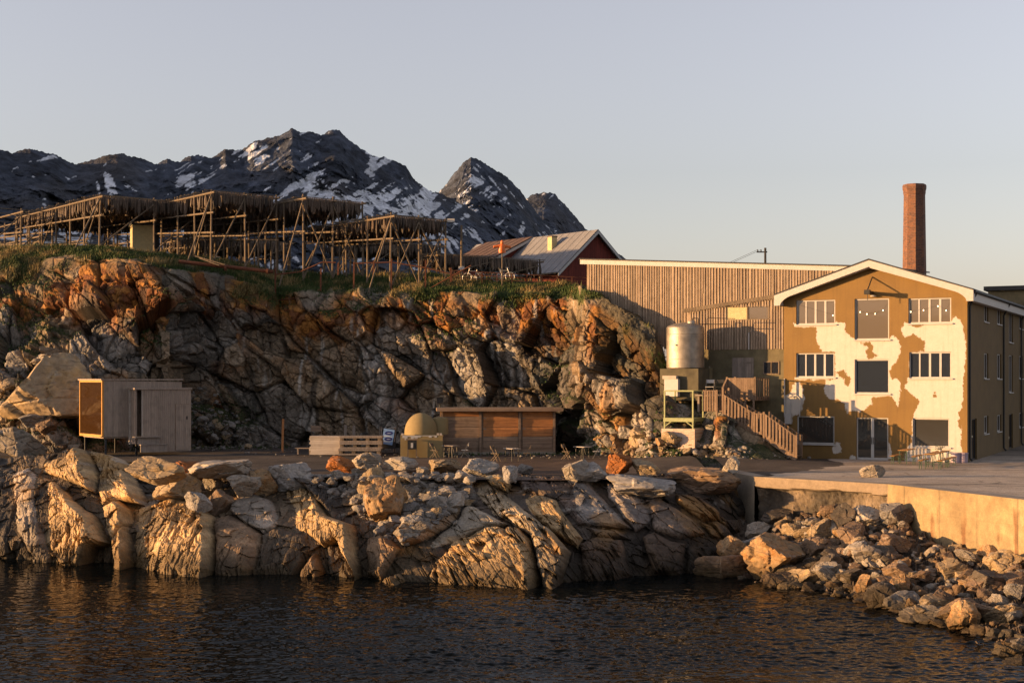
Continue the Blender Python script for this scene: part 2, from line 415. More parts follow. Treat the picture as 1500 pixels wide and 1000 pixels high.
# ------------------------------------------------------------------ road, quay deck, quay wall
def sheet(name, poly, z, mat, nx, ny, x0, x1, y0, y1, amp=.05, inside=None):
    X, Y = np.meshgrid(np.linspace(x0, x1, nx), np.linspace(y0, y1, ny))
    p = np.stack([X.ravel(), Y.ravel(), np.zeros(X.size)], 1)
    if name == 'road': z = z+.42*np.exp(-((p[:, 0]-11.5)/6.0)**2-((p[:, 1]-80.5)/4.5)**2)
    zz = z+amp*fbm(p*.25, 3, 5)+amp*.3*fbm(p*1.5, 3, 6)
    V = p.copy(); V[:, 2] = zz; Q = gridquads(ny, nx)
    if inside is not None:
        c = V[Q].mean(1); k = inside(c); Q = Q[k]
    return V, Q
CORN = [Pz(1062, 690, 3.80), Pz(1105, 699, 3.80), Pz(1300, 710, 3.80), Pz(1500, 733, 3.80), Vector((25.0, 42.0, 3.80))]
def quayx(y):                                            # x of the quay edge at a distance y
    return np.interp(y, [c.y for c in CORN][::-1], [c.x for c in CORN][::-1])
CREST = [(-420, 665, 76), (-100, 668, 76), (0, 672, 75), (60, 668, 74.5), (130, 660, 74), (215, 682, 74), (300, 690, 73), (450, 694, 71.5), (600, 696, 70), (760, 698, 69.5), (860, 697, 69.5), (960, 695, 70), (1062, 693, 71.0)]
def cresty(x): return np.interp(x, [(c[0]-750)/F*c[2] for c in CREST], [c[2] for c in CREST])
def mk_road():
    def ins(c):
        k = c[:, 1] > np.where(c[:, 0] < 10.3, cresty(c[:, 0])-1.6, 0)
        return k & ((c[:, 0] < 10.3) | (c[:, 0] > quayx(c[:, 1])+.5))
    V, Q = sheet('road', None, GZ-.06, None, 420, 280, -70, 75, 42, 112, .05, ins)
    n = fbm(V*.35, 4, 8)[:, None]; n2 = fbm(V*2.2, 4, 9)[:, None]
    C = np.array([.10, .082, .068])*(1+.5*n+.45*n2); red = sst(-9, -4, V[:, 0])*sst(8, 3, V[:, 0])*sst(92, 80, V[:, 1])
    C = C*(1-.5*red[:, None])+np.array([.125, .075, .05])*(.5*red[:, None])*(1+.5*n2)
    tag(npmesh('road', V, Q, M['ground'], np.clip(C*.72, .01, 1)), kind='structure')
    # concrete apron round the house
    def ind(c):
        e = np.interp(c[:, 1], [66, 68.7, 71.5, 76, 80, 84, 90], [13.0, 11.5, 14.0, 17.0, 18.3, 19.0, 19.5])+.7*vn(c*.8, 3)+.35*vn(c*2.3, 4)
        return (c[:, 0] > quayx(c[:, 1])+.3) & (c[:, 0] > e) & (c[:, 1] < 110)
    V, Q = sheet('apron', None, GZ+.03, None, 460, 500, 9, 70, 42, 110, .02, ind)
    n = fbm(V*.5, 4, 18)[:, None]; n2 = fbm(V*3, 4, 19)[:, None]
    st = V.copy(); st[:, 0] *= .25; stn = sst(.1, .4, fbm(st*.8, 4, 22))[:, None]
    C = np.array([.40, .33, .26])*(1+.3*n+.25*n2)*(1-.35*stn)
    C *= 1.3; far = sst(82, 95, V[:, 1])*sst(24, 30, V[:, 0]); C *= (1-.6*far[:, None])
    C *= (1-.6*np.exp(-((fbm(V*.28+7, 3, 25)/.012)**2)))[:, None]           # cracks
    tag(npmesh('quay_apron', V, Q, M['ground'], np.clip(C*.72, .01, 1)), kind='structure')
m, nt, b = nmat('gravel'); a = N(nt, 'ShaderNodeAttribute', attribute_name='Col'); n = noise(nt, 14, 6, .7)
s = nt.nodes.new('ShaderNodeVectorMath'); s.operation = 'SCALE'; link(nt, a.outputs['Color'], s.inputs[0]); link(nt, ramp(nt, n, .3, .7, .55, 1.45), s.inputs['Scale'])
link(nt, s.outputs[0], b.inputs['Base Color']); b.inputs['Roughness'].default_value = .95; b.inputs['Specular IOR Level'].default_value = .15; bump(nt, b, n, .7, .05); M['ground'] = m
m, nt, b = nmat('wall_concrete'); a = N(nt, 'ShaderNodeAttribute', attribute_name='Col'); n = noise(nt, 3, 6, .65); n2 = noise(nt, 16, 5, .6)
s = nt.nodes.new('ShaderNodeVectorMath'); s.operation = 'SCALE'; link(nt, a.outputs['Color'], s.inputs[0]); link(nt, mth(nt, 'MULTIPLY', ramp(nt, n, .3, .7, .8, 1.2), ramp(nt, n2, .3, .7, .85, 1.15)), s.inputs['Scale'])
link(nt, s.outputs[0], b.inputs['Base Color']); b.inputs['Roughness'].default_value = .9; bump(nt, b, n2, .4, .03); M['wallc'] = m
mk_road()
def quay_wall():
    top = CORN; segs = []
    V = []; Cc = []; Q = []; base = 0; res = .07
    for k in range(4):
        a, b2 = top[k], top[k+1]; L = (b2-a).length; nx = max(4, int(L/res)); hs = np.concatenate([np.linspace(3.84, 3.84, 1), np.linspace(3.83, -1.0, 70)])
        u = np.linspace(0, 1, nx); dirv = np.array([(b2-a).x, (b2-a).y])/L; nrm = np.array([dirv[1], -dirv[0]])
        U, Z = np.meshgrid(u, hs)
        X = a.x+(b2.x-a.x)*U; Y = a.y+(b2.y-a.y)*U
        p = np.stack([X.ravel(), Y.ravel(), Z.ravel()], 1); d = np.zeros(len(p)); z = p[:, 2]
        if k == 1:      # rough eroded face below a lip
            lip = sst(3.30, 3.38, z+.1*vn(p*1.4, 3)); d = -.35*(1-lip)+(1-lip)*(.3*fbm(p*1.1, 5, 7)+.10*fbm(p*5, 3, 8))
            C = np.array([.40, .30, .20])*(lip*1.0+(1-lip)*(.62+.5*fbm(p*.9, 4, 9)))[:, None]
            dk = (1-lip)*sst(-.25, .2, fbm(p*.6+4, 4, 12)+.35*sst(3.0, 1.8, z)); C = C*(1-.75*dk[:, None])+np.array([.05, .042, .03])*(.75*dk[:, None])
        elif k == 2 or k == 3:
            ledge = sst(1.55, 1.50, z); d = .30*ledge+.02*fbm(p*.8, 3, 10)
            form = np.exp(-(((z-2.75)/.025)**2)); d -= .02*form
            C = np.array([.45, .325, .165])*(1+.35*fbm(p*.7, 5, 11)+.25*fbm(p*3.1, 4, 12)-.3*form)[:, None]; mt = sst(.05, .4, fbm(p*.45+9, 5, 21))[:, None]; C = C*(1-.45*mt)+np.array([.30, .20, .09])*.45*mt
            v = p.copy(); v[:, 2] *= .16; sr = sst(.2, .4, fbm(v*2.4, 4, 13))*sst(3.6, 2.6, z+.8*vn(p*1.3, 14)); C = C*(1-.7*sr[:, None])+np.array([.22, .075, .02])*(.7*sr[:, None])
            jt = np.exp(-((((U.ravel()*L) % 2.4)-1.2)/.035)**2); C *= (1-.5*jt)[:, None]
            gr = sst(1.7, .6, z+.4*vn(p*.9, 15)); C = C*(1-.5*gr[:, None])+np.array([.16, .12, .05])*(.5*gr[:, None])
        else:
            d = .02*fbm(p*1, 3, 16); C = np.array([.34, .28, .20])*(1+.3*fbm(p*.7, 4, 17))[:, None]
        p[:, 0] += nrm[0]*d; p[:, 1] += nrm[1]*d
        nr = len(hs); V.append(p); Cc.append(C); Q.append(gridquads(nr, nx)+base); base += len(p)
        # top lip going back
        bk = np.stack([X[0], Y[0], Z[0]], 1); b3 = bk.copy(); b3[:, 0] -= nrm[0]*.8; b3[:, 1] -= nrm[1]*.8
        V.append(np.concatenate([bk, b3])); Cc.append(np.tile(np.array([.42, .34, .25]), (2*nx, 1))*(1+.2*fbm(np.concatenate([bk, b3])*2, 3, 4))[:, None])
        Q.append(gridquads(2, nx)+base); base += 2*nx
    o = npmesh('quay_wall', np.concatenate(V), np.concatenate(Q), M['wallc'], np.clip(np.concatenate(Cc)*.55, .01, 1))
    tag(o, 'sunlit rust-streaked concrete quay wall above the rock heap', 'quay wall')
    mb = MB(); c = CORN[0]*.42+CORN[1]*.58+Vector((0, -.03, -1.55)); mb.tube(c+Vector((-.02, -.12, 0)), c+Vector((.02, .4, 0)), .17, .17, 14)
    q = mb.build('drain_pipe', M['black'], o); return o
QUAY = quay_wall()
# ------------------------------------------------------------------ shore rocks
T_, D_, G_, B_, O_ = (.46, .315, .16), (.085, .07, .055), (.36, .30, .235), (.29, .19, .11), (.36, .21, .07)
MASS = [ # outline (photo px), height m, lean (+ = faces the sun), striation, roundness px, colour
 ([(0,665),(30,690),(40,720),(55,800),(60,815),(-30,815),(-60,700)], .7,-.02,.25,14,D_),
 ([(20,695),(45,685),(55,700),(60,760),(75,800),(100,818),(65,817),(30,780),(22,720)], .9,.0,.2,10,G_),
 ([(38,682),(100,668),(123,653),(134,667),(147,701),(145,724),(113,709),(88,699),(60,690)], 1.5,.025,.25,14,T_),
 ([(57,713),(40,690),(88,710),(111,734),(147,757),(164,797),(147,806),(126,818),(88,816),(65,797),(55,757)], 1.35,.03,.6,9,T_),
 ([(128,659),(160,657),(174,669),(191,680),(210,720),(214,741),(183,736),(155,743),(145,728),(149,695)], 1.5,.03,.3,11,T_),
 ([(155,743),(181,734),(197,749),(193,768),(176,793),(166,787)], 1.9,.035,.15,8,T_),
 ([(174,791),(193,774),(197,827),(178,823)], 2.0,.04,.1,6,T_),
 ([(199,745),(220,741),(254,730),(300,740),(318,762),(320,829),(309,840),(300,838),(258,831),(197,829)], 1.7,.016,.75,9,T_),
 ([(320,794),(315,763),(339,754),(364,768),(386,783),(390,803),(375,829),(346,838),(322,831)], 1.9,-.004,.12,26,B_),
 ([(339,728),(375,724),(399,735),(412,770),(390,783),(357,763),(342,750)], 1.2,-.01,.05,7,G_),
 ([(399,728),(416,715),(438,706),(463,726),(482,757),(522,772),(533,823),(537,836),(500,796),(478,803),(454,785),(412,770)], 1.6,.03,.4,9,T_),
 ([(434,702),(467,705),(511,730),(537,763),(535,778),(489,763),(463,728)], 1.1,-.05,.25,10,D_),
 ([(390,785),(412,774),(452,785),(460,803),(434,825),(394,838),(372,833)], 1.3,-.01,.1,10,(.12,.09,.06)),
 ([(416,838),(434,823),(467,812),(487,829),(485,842),(434,842)], 1.7,.02,.2,9,B_),
 ([(480,798),(505,800),(537,836),(530,845),(490,840)], 1.1,-.01,.2,9,(.13,.1,.07)),
 ([(555,824),(587,813),(623,851),(575,854),(560,847)], 2.0,.02,.35,12,T_),
 ([(540,790),(562,775),(590,805),(560,822),(540,815)], 1.2,.0,.2,9,B_),
 ([(579,784),(619,748),(673,729),(678,744),(661,769),(619,794),(596,801)], 1.7,-.03,.25,9,B_),
 ([(640,700),(690,700),(700,735),(660,760),(600,740)], .4,.0,.1,10,(.10,.085,.07)),
 ([(661,771),(686,738),(715,752),(745,769),(711,775),(665,794),(617,807)], .9,.01,.08,9,(.36,.30,.22)),
 ([(627,813),(665,794),(707,776),(715,771),(762,776),(780,794),(797,828),(795,847),(728,853),(665,853),(623,843)], 2.0,.012,.5,20,T_),
 ([(740,790),(775,790),(797,828),(790,845),(740,850)], 2.1,-.03,.12,18,(.11,.09,.07)),
 ([(688,706),(705,702),(738,721),(759,740),(822,790),(839,811),(820,840),(797,826),(778,786),(755,769),(724,754),(690,712)], 1.6,.025,.55,9,(.40,.31,.2)),
 ([(705,698),(738,697),(751,712),(745,722),(720,712)], 1.7,.03,.2,6,(.45,.36,.22)),
 ([(762,729),(787,723),(814,733),(854,790),(848,807),(831,796),(800,772),(770,744)], 1.35,.025,.5,8,T_),
 ([(749,702),(812,698),(854,704),(862,770),(848,770),(818,733),(770,721)], 1.0,-.01,.25,12,(.19,.14,.11)),
 ([(840,700),(861,702),(882,729),(930,777),(861,771),(845,761),(835,720)], 1.15,-.005,.35,12,(.30,.265,.235)),
 ([(888,706),(924,717),(958,742),(953,767),(930,780),(892,729)], 1.3,-.012,.25,14,(.28,.235,.20)),
 ([(943,731),(966,729),(1014,761),(1033,782),(997,792),(958,778)], 1.3,-.01,.15,14,(.27,.21,.165)),
 ([(848,796),(874,786),(911,790),(924,815),(890,832),(857,830)], 1.5,-.012,.15,18,(.20,.13,.08)),
 ([(858,772),(905,776),(925,790),(880,790)], 1.1,-.01,.2,9,(.2,.15,.11)),
 ([(939,786),(958,778),(983,792),(1006,796),(1000,817),(958,813)], 1.3,-.012,.12,14,(.20,.14,.095)),
 ([(987,722),(1025,729),(1052,750),(1054,761),(1029,763),(991,738)], 1.1,-.005,.3,9,(.23,.16,.11)),
 ([(1054,717),(1102,738),(1119,761),(1081,756)], .8,-.01,.3,9,D_),
 ([(925,820),(979,815),(974,834),(920,838)], 1.1,-.01,.15,9,(.08,.065,.05)),
 ([(1027,765),(1092,759),(1113,773),(1098,788),(1042,788)], .8,.0,.3,8,(.17,.125,.09)),
 ([(1008,799),(1067,801),(1050,825),(1005,830)], .9,-.01,.2,9,(.10,.08,.06)),
]
def shore():
    wx = [-420, -80, 0, 60, 150, 250, 330, 400, 500, 560, 620, 700, 800, 900, 1000, 1050, 1100, 1150]
    wy = [800, 812, 815, 820, 822, 836, 838, 836, 839, 848, 852, 851, 851, 845, 838, 832, 815, 800]
    xs = np.arange(-400, 1136, 1.0); yw = np.interp(xs, wx, wy); Yw = CAMH*F/(yw-HZ)
    cx = [c[0] for c in CREST]+[1110, 1150]; yc = np.interp(xs, cx, [c[1] for c in CREST]+[760, 790]); Yc = np.interp(xs, cx, [c[2] for c in CREST]+[70.5, 70])
    nr = 190; tv = np.concatenate([np.linspace(-.4, -.01, 44), np.linspace(0, 1, nr), [1.04, 1.1, 1.2]])
    T = np.repeat(tv[:, None], len(xs), 1); PX = np.repeat(xs[None], len(tv), 0)
    tc = np.clip(T, 0, 1)
    PY = yw+(yc-yw)*tc
    s = .55*tc+.45*tc**2.2                               # steep foot, flatter shoulder
    Y = Yw+(Yc-Yw)*s
    X = (PX-750)/F*Y; Z = CAMH-(PY-HZ)/F*Y
    lo = T < 0; Z = np.where(lo, T*4.5, Z); Y = np.where(lo, Yw+T*2.5, Y)
    hi = T > 1; Z = np.where(hi, GZ-.25-(T-1)*3, Z); Y = np.where(hi, Yc+(T-1)*9, Y); 
    p = np.stack([X, Y, Z], -1).reshape(-1, 3); px = PX.ravel(); py = PY.ravel(); t = T.ravel()
    pyl = np.where(t < 0, py-t*45, py)
    wob = 2.6*fbm(p*.55, 4, 3)+1.2*fbm(p*1.9, 3, 4)
    wx_ = px+2.5*fbm(p*.8+9, 3, 5)
    H = np.zeros(len(p)); C = np.where((px < 640)[:, None], np.array([.17, .125, .08]), np.array([.13, .10, .075]))*(.8+.5*vn(p*.3, 16))[:, None]; SA = np.full(len(p), .15)
    eb, ee, c1, c2 = facet(p, (2.6, 2.6, 2.0), 33, .4, 1.0)
    H = .30*eb+.12
    for poly, h, lean, sa, rd, col in [(a_, b_*.66, c_*.62+.004, d_*1.15+.05, e_*1.25, f_) for a_, b_, c_, d_, e_, f_ in MASS]:
        xs_, ys_ = [a for a, _ in poly], [b for _, b in poly]
        k = np.where((px > min(xs_)-6) & (px < max(xs_)+6) & (pyl > min(ys_)-6) & (pyl < max(ys_)+30))[0]
        if not len(k): continue
        pl = [(x, y+(28 if y > 812 else 0)) for x, y in poly]
        sd = polysd(wx_[k], pyl[k], pl)+wob[k]
        e = np.clip(sd/(rd*.72), 0, 1); prof = np.sqrt(1-(1-e)**2)
        cxm = sum(xs_)/len(xs_)
        hh = np.where(sd > 0, (h+lean*(px[k]-cxm))*prof, -1)
        up = hh > H[k]
        kk = k[up]; H[kk] = hh[up]; SA[kk] = sa; C[kk] = np.array(col)*(.85+.4*vn(p[kk]*.4, 6))[:, None]
    # strike-parallel grooves running down to the right, in 3-D
    th = 74-28*sst(360, 640, px)+11*vn(p*.15, 44)
    a = np.radians(th); u = (p[:, 0]*np.sin(a)+p[:, 2]*np.cos(a)); w = (p[:, 0]*np.cos(a)-p[:, 2]*np.sin(a))
    g = np.stack([u*2.3, w*.26, p[:, 1]*.25], 1); g2 = np.stack([u*5.8, w*.45, p[:, 1]*.4], 1)
    gr = ridged(g+.5*np.stack([fbm(p*.5, 3, 7)]*3, 1), 3, 51); gf = ridged(g2, 3, 55)
    brk, be, c3, c4 = facet(np.stack([u*1.0, p[:, 1], w*1.0], 1), (.7, 1.2, 3.0), 63, .5, 1.2); c34 = facet(p, (.9, .9, .7), 67, .4, 1.3)[0]
    fine = fbm(p*4.5, 4, 71)
    g3 = np.stack([u*11, w*.9, p[:, 1]*.8], 1); g3n = ridged(g3, 3, 57)
    SA = SA*(.3+1.15*sst(-.15, .4, fbm(p*np.array([.3, .3, .22])+31, 3, 58))); cut = sst(.80, .96, gr); cuf = sst(.80, .97, gf); cu3 = sst(.78, .97, g3n)
    d = H-SA*(.85*cut+.36*cuf+.12*cu3)-.10*cut+SA*(.38*(gr-.6)+.12*brk)-.03*cu3+.055*fine+.13*fbm(p*1.4, 4, 73)+.07*brk+.14*c34
    d -= (.03+.10*SA)*np.exp(-(be/.05)**2)
    d *= np.where(t > 1, .2, 1)
    q = p.copy(); q[:, 1] -= d*.9; q[:, 2] += d*.22; q[:, 0] -= d*.12
    # colour
    f = (.72+.45*c3)*(1+.3*fbm(p*.9, 4, 81)); C = C*f[:, None]
    och = sst(.1, .42, fbm(p*.45+3, 4, 83))*sst(.05, .1, C[:, 0])*.55; C = C*(1-och[:, None])+np.array([.36, .19, .05])*och[:, None]
    blk = sst(.22, .45, fbm(p*.6+7, 5, 85)); C = C*(1-.5*blk[:, None])+np.array([.05, .045, .038])*(.5*blk[:, None])
    wht = sst(.3, .45, fbm(p*.8+17, 4, 87))*sst(.4, .7, t); C = C*(1-.5*wht[:, None])+np.array([.42, .39, .34])*(.5*wht[:, None])
    C *= (1-.35*cuf*np.clip(SA*2, 0, 1))[:, None]
    tide = sst(1.15, .25, q[:, 2]+.55*fbm(p*.5+4, 4, 89)+.0015*(px-500)*(px > 500)*0); C = C*(1-.78*tide[:, None])+np.array([.05, .036, .018])*(.78*tide[:, None])
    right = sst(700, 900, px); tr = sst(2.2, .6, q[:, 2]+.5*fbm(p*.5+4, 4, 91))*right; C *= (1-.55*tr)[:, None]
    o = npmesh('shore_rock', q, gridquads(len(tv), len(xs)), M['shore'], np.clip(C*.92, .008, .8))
    tag(o, 'striated sea-worn bedrock shelf between the water and the road', 'bedrock', kind='structure')
    return o, q
SHORE, SQ = shore()

# ------------------------------------------------------------------ slope under the loose rock by the quay
def riprap():
    cp = [990, 1040, 1100, 1150, 1200, 1300, 1350, 1400, 1500, 1600, 1720]
    tp = [(800, 68), (768, 68.3), (758, 68.0), (752, 66.3), (745, 65.2), (742, 62.9), (778, 60.2), (800, 58.0), (824, 54.9), (850, 52), (880, 49)]
    bt = [838, 842, 852, 862, 868, 890, 908, 925, 975, 1030, 1100]
    xs = np.arange(985, 1700, 1.6); yt = np.interp(xs, cp, [a for a, _ in tp]); Yt = np.interp(xs, cp, [b for _, b in tp]); yb = np.interp(xs, cp, bt); Yb = CAMH*F/(yb-HZ)
    tv = np.concatenate([[-.4, -.2], np.linspace(0, 1, 90), [1.1, 1.25]]); T = np.repeat(tv[:, None], len(xs), 1); tc = np.clip(T, 0, 1)
    Ztop = CAMH-(yt-HZ)/F*Yt
    Y = Yb+(Yt-Yb)*tc; Z = Ztop*(.8*tc+.2*tc**2)-.25
    lo = T < 0; Z = np.where(lo, T*5-.25, Z); Y = np.where(lo, Yb+T*4, Y); hi = T > 1; Y = np.where(hi, Yt+(T-1)*5, Y)
    X = (xs[None]-750)/F*Y; p = np.stack([X, Y, Z], -1).reshape(-1, 3)
    d, e, c1, c2 = facet(p, (.5, .5, .4), 5, .3, 1.2); d2, e2, c3, c4 = facet(p, (.24, .24, .2), 8, .3, 1.2)
    p[:, 2] += .26*d+.12*d2-.05*np.exp(-(e/.1)**2)
    C = np.array([.11, .08, .055])*(.4+.9*c1)[:, None]*(.6+.7*c3)[:, None]
    return tag(npmesh('gravel_bank', p, gridquads(len(tv), len(xs)), M['shore'], np.clip(C*.72, .01, 1)), kind='structure')
BANK = riprap()

# ------------------------------------------------------------------ mountains
def mountain(name, pts, Y0, Y1, px0, px1, base, depth, seed, label, snowblobs, hi=0.0, rows=170, step=1.4):
    xs = np.arange(px0, px1, step); ys = np.interp(xs, [a for a, _ in pts], [b for _, b in pts])
    jag = np.stack([xs*.11, xs*0+seed, xs*0], 1); ys0 = ys.copy(); ys = ys+2.2*fbm(jag, 4, seed)+1.0*vn(jag*5, seed+1)
    tv = np.concatenate([np.linspace(0, 1, rows), [1.02, 1.15]]); T = np.repeat(tv[:, None], len(xs), 1); PX = np.repeat(xs[None], len(tv), 0)
    tc = np.clip(T, 0, 1); PY = base+(ys-base)*tc
    yr = Y0+(Y1-Y0)*(PX-px0)/(px1-px0); Y = yr-depth*np.clip(1-(base-PY)/(base-ys0), -.02, 1)
    z0 = CAMH-(PY-HZ)/F*Y; X = (PX-750)/F*Y
    p = np.stack([X, Y, z0], -1).reshape(-1, 3)
    q = p.copy(); q[:, 0] += .35*q[:, 2]
    wv = np.stack([fbm(p/420, 3, seed+30)]*3, 1)
    g = np.stack([q[:, 0]/150, q[:, 1]/500, q[:, 2]/620], 1)+.6*wv
    r1 = ridged(g*np.array([1, 1, 1.6])+.35*np.stack([fbm(p/110, 3, seed+31), fbm(p/110, 3, seed+32), fbm(p/110, 3, seed+33)], 1), 5, seed+2, .55); 
    g2 = np.stack([(q[:, 0]-1.1*q[:, 2])/90, q[:, 1]/400, q[:, 2]/420], 1)+.5*wv; r2 = ridged(g2, 4, seed+9, .5)
    fa, fe, c1, c2 = facet(p, (130, 300, 110), seed+3, .5, 1.0); fs, fse, c3, c4 = facet(p, (48, 120, 40), seed+4, .4, 1.0)
    env = np.clip((1-T.ravel())*4+.10, 0, 1)
    r3 = ridged(np.stack([p[:, 0]/42, p[:, 1]/200, p[:, 2]/75], 1)+.6*wv, 4, seed+17); d = -(150*(r1-.6)+75*(r2-.6)+34*(r3-.6)+14*fa+9*fs+30*fbm(p/70, 4, seed+18)+10*fbm(p/16, 4, seed+5))*env
    Yn = p[:, 1]+d
    k = Yn/p[:, 1]
    v = np.stack([p[:, 0]*k, Yn, CAMH+(p[:, 2]-CAMH)*k], 1)
    bk = T.ravel() > 1; v[bk, 1] += (T.ravel()[bk]-1)*2500; v[bk, 2] -= (T.ravel()[bk]-1)*1600
    A = v.reshape(len(tv), len(xs), 3); m = np.cross(np.gradient(A, axis=1), np.gradient(A, axis=0)); m /= np.linalg.norm(m, axis=2, keepdims=True)+1e-9
    up = m[..., 2].ravel()
    px = PX.ravel(); py = PY.ravel()
    hollow = (.62-r1)*1.5+(.6-r2)*1.1
    sb = np.zeros(len(p))
    for bx, by, sx, sy, amp in snowblobs: sb += amp*np.exp(-((px-bx)/sx)**2-((py-by)/sy)**2)
    stv = np.stack([(p[:, 0]+.75*p[:, 2]*np.sign(vn(p/300, seed+40)))/12, p[:, 1]*0, p[:, 2]/120], 1); stv += .5*np.stack([fbm(p/60, 3, seed+41)]*3, 1)
    sn = 1.15*hollow+.55*(up-.5)+1.05*fbm(stv, 3, seed+7)+.35*fbm(p/30, 3, seed+8)+.75*sb-.20-.20*sst(.6, .95, tc.ravel())+.5*(.6-r3)
    C = np.array([.055, .065, .088])*(.5+.4*c1+.6*c3+.7*fbm(p/20, 3, seed+15))[:, None]  # rock colour lifted towards blue to stand in for distance haze
    br = sst(-.1, .4, fbm(p/160+5, 3, seed+11))[:, None]; C = C*(1-.45*br)+np.array([.075, .066, .06])*(.45*br)
    lowg = sst(.42, .1, tc.ravel()+.2*fbm(p/200, 3, seed+12))[:, None]*.5; C = C*(1-lowg)+np.array([.055, .058, .06])*lowg
    s = sst(-.02, .05, sn)[:, None]; C = C*(1-s)+np.array([.74, .76, .80])*s
    o = npmesh(name, v, gridquads(len(tv), len(xs)), M['mount'], np.clip(C*.8, .02, .9)); return tag(o, label, 'mountain', kind='structure')
RANGE = [(-160,226),(-60,214),(0,218),(20,224),(45,217),(62,222),(80,225),(100,238),(112,241),(138,235),(155,227),(172,224),(200,230),(230,240),(245,232),(262,237),(280,227),(310,231),(330,219),(355,220),(372,207),(400,201),(415,195),(428,188),(440,194),(455,192),(470,198),(485,191),(497,191),(510,203),(525,214),(545,228),(560,229),(580,237),(595,244),(606,262),(618,272),(628,280),(648,284),(680,300),(720,325),(790,370),(860,420)]
mountain('mountain', RANGE, 3000, 4200, -150, 800, 470, 1000, 3, 'long dark mountain range with snow gullies behind the fish racks',
 [(570,300,70,22,1.0),(500,285,50,25,.45),(544,245,7,28,1.1),(380,235,18,12,.8),(270,268,14,10,1.0),(455,290,8,40,.7),(90,262,14,18,.3),(165,262,22,14,.35),(620,330,50,30,.55),(60,300,80,60,-.1),(330,270,60,30,-.25),(430,215,40,20,-.1)])
PK = [(540,330),(600,300),(640,286),(650,274),(664,256),(678,239),(690,231),(706,237),(722,247),(742,258),(760,276),(772,292),(790,316),(830,352),(900,410)]
mountain('mountain', PK, 4300, 4800, 540, 900, 470, 1200, 13, 'steep pointed snow-flecked peak standing alone behind the barn', [(700,300,40,40,.22),(725,290,30,14,.3),(672,285,12,10,.5),(765,335,5,40,1.0),(735,335,16,14,.5),(640,340,40,30,.3)], step=1.1)
PK2 = [(700,330),(745,300),(770,290),(785,284),(800,281),(813,284),(826,298),(842,316),(862,339),(900,368),(960,410)]
mountain('mountain', PK2, 5200, 5600, 700, 960, 470, 1200, 23, 'lower rounded shoulder peak at the right end of the mountains', [(768,320,6,40,1.0),(810,325,20,20,.25)], step=1.1)

# ------------------------------------------------------------------ water: one sheet, real ripples near the camera
def water():
    m, nt, b = nmat('sea_water')
    b.inputs['Base Color'].default_value = (.003, .004, .004, 1); b.inputs['Roughness'].default_value = .05; b.inputs['IOR'].default_value = 1.095
    n1 = noise(nt, 1.3, 3, .5, 'Object', (1, 1.6, 1), .3); n2 = noise(nt, 4.2, 2, .5, 'Object', (1, 1.5, 1), .2); n3 = noise(nt, .16, 2, .5)
    h = mth(nt, 'ADD', mth(nt, 'MULTIPLY', n1, .75), mth(nt, 'MULTIPLY', n2, .22))
    bump(nt, b, h, .5, .012)
    h2 = [(-6000, -3000), (6000, -3000), (6000, 9000), (-6000, 9000)]
    # fine real waves where the water is seen, a plain sheet a hand lower everywhere else
    c = np.linspace(-330, 1830, 860); rws = np.linspace(1075, 792, 620); C2, R2 = np.meshgrid(c, rws)
    Y = CAMH*F/(R2-HZ); X = (C2-750)/F*Y; p = np.stack([X.ravel(), Y.ravel(), np.zeros(X.size)], 1)
    w = p.copy(); w[:, 0] = p[:, 0]*.85+.25*p[:, 1]; w[:, 1] = p[:, 1]*1.25-.2*p[:, 0]; w += .25*np.stack([vn(p*.5, 3), vn(p*.5, 4), 0*X.ravel()], 1)
    gust = .55+1.0*sst(-.35, .45, fbm(p*np.array([.05, .11, 1]), 3, 9)); gust *= .6+.5*sst(845, 900, R2.ravel())
    p[:, 2] = gust*(.014*vn(w*1.1, 4)+.020*vn(w*2.9, 5)+.016*vn(w*7, 6)+.007*vn(w*15, 8))+.03*vn(p*.22, 7)
    o = npmesh('water', p, gridquads(len(rws), len(c)), m, smooth=True); tag(o, kind='structure')
    V = np.array([(a, b_, -.28) for a, b_ in h2]); return tag(npmesh('open_water', V, np.array([[0, 1, 2, 3]]), m), kind='structure')
water()
# low ground beyond, so nothing floats
# the far side of the fjord, behind the viewer (the windows mirror it)
V, Q = sheet('f', None, 0, None, 120, 30, -3500, 900, -2300, -1500, 0)
V[:, 2] = -2+np.sin(np.clip((-1500-V[:, 1])/800, 0, 1)*math.pi)*(85+70*fbm(V/420, 4, 5)+25*ridged(V/150, 3, 6)); tag(npmesh('far_shore', V, Q, M['mount'], np.tile(np.array([.05, .052, .05]), (len(V), 1))), kind='structure')
V, Q = sheet('g', None, 15.2, None, 60, 60, -180, 24, 118, 500, 1.0)
C = np.tile(np.array([.05, .055, .03]), (len(V), 1)); tag(npmesh('plateau_ground', V, Q, M['ground'], C), kind='structure')

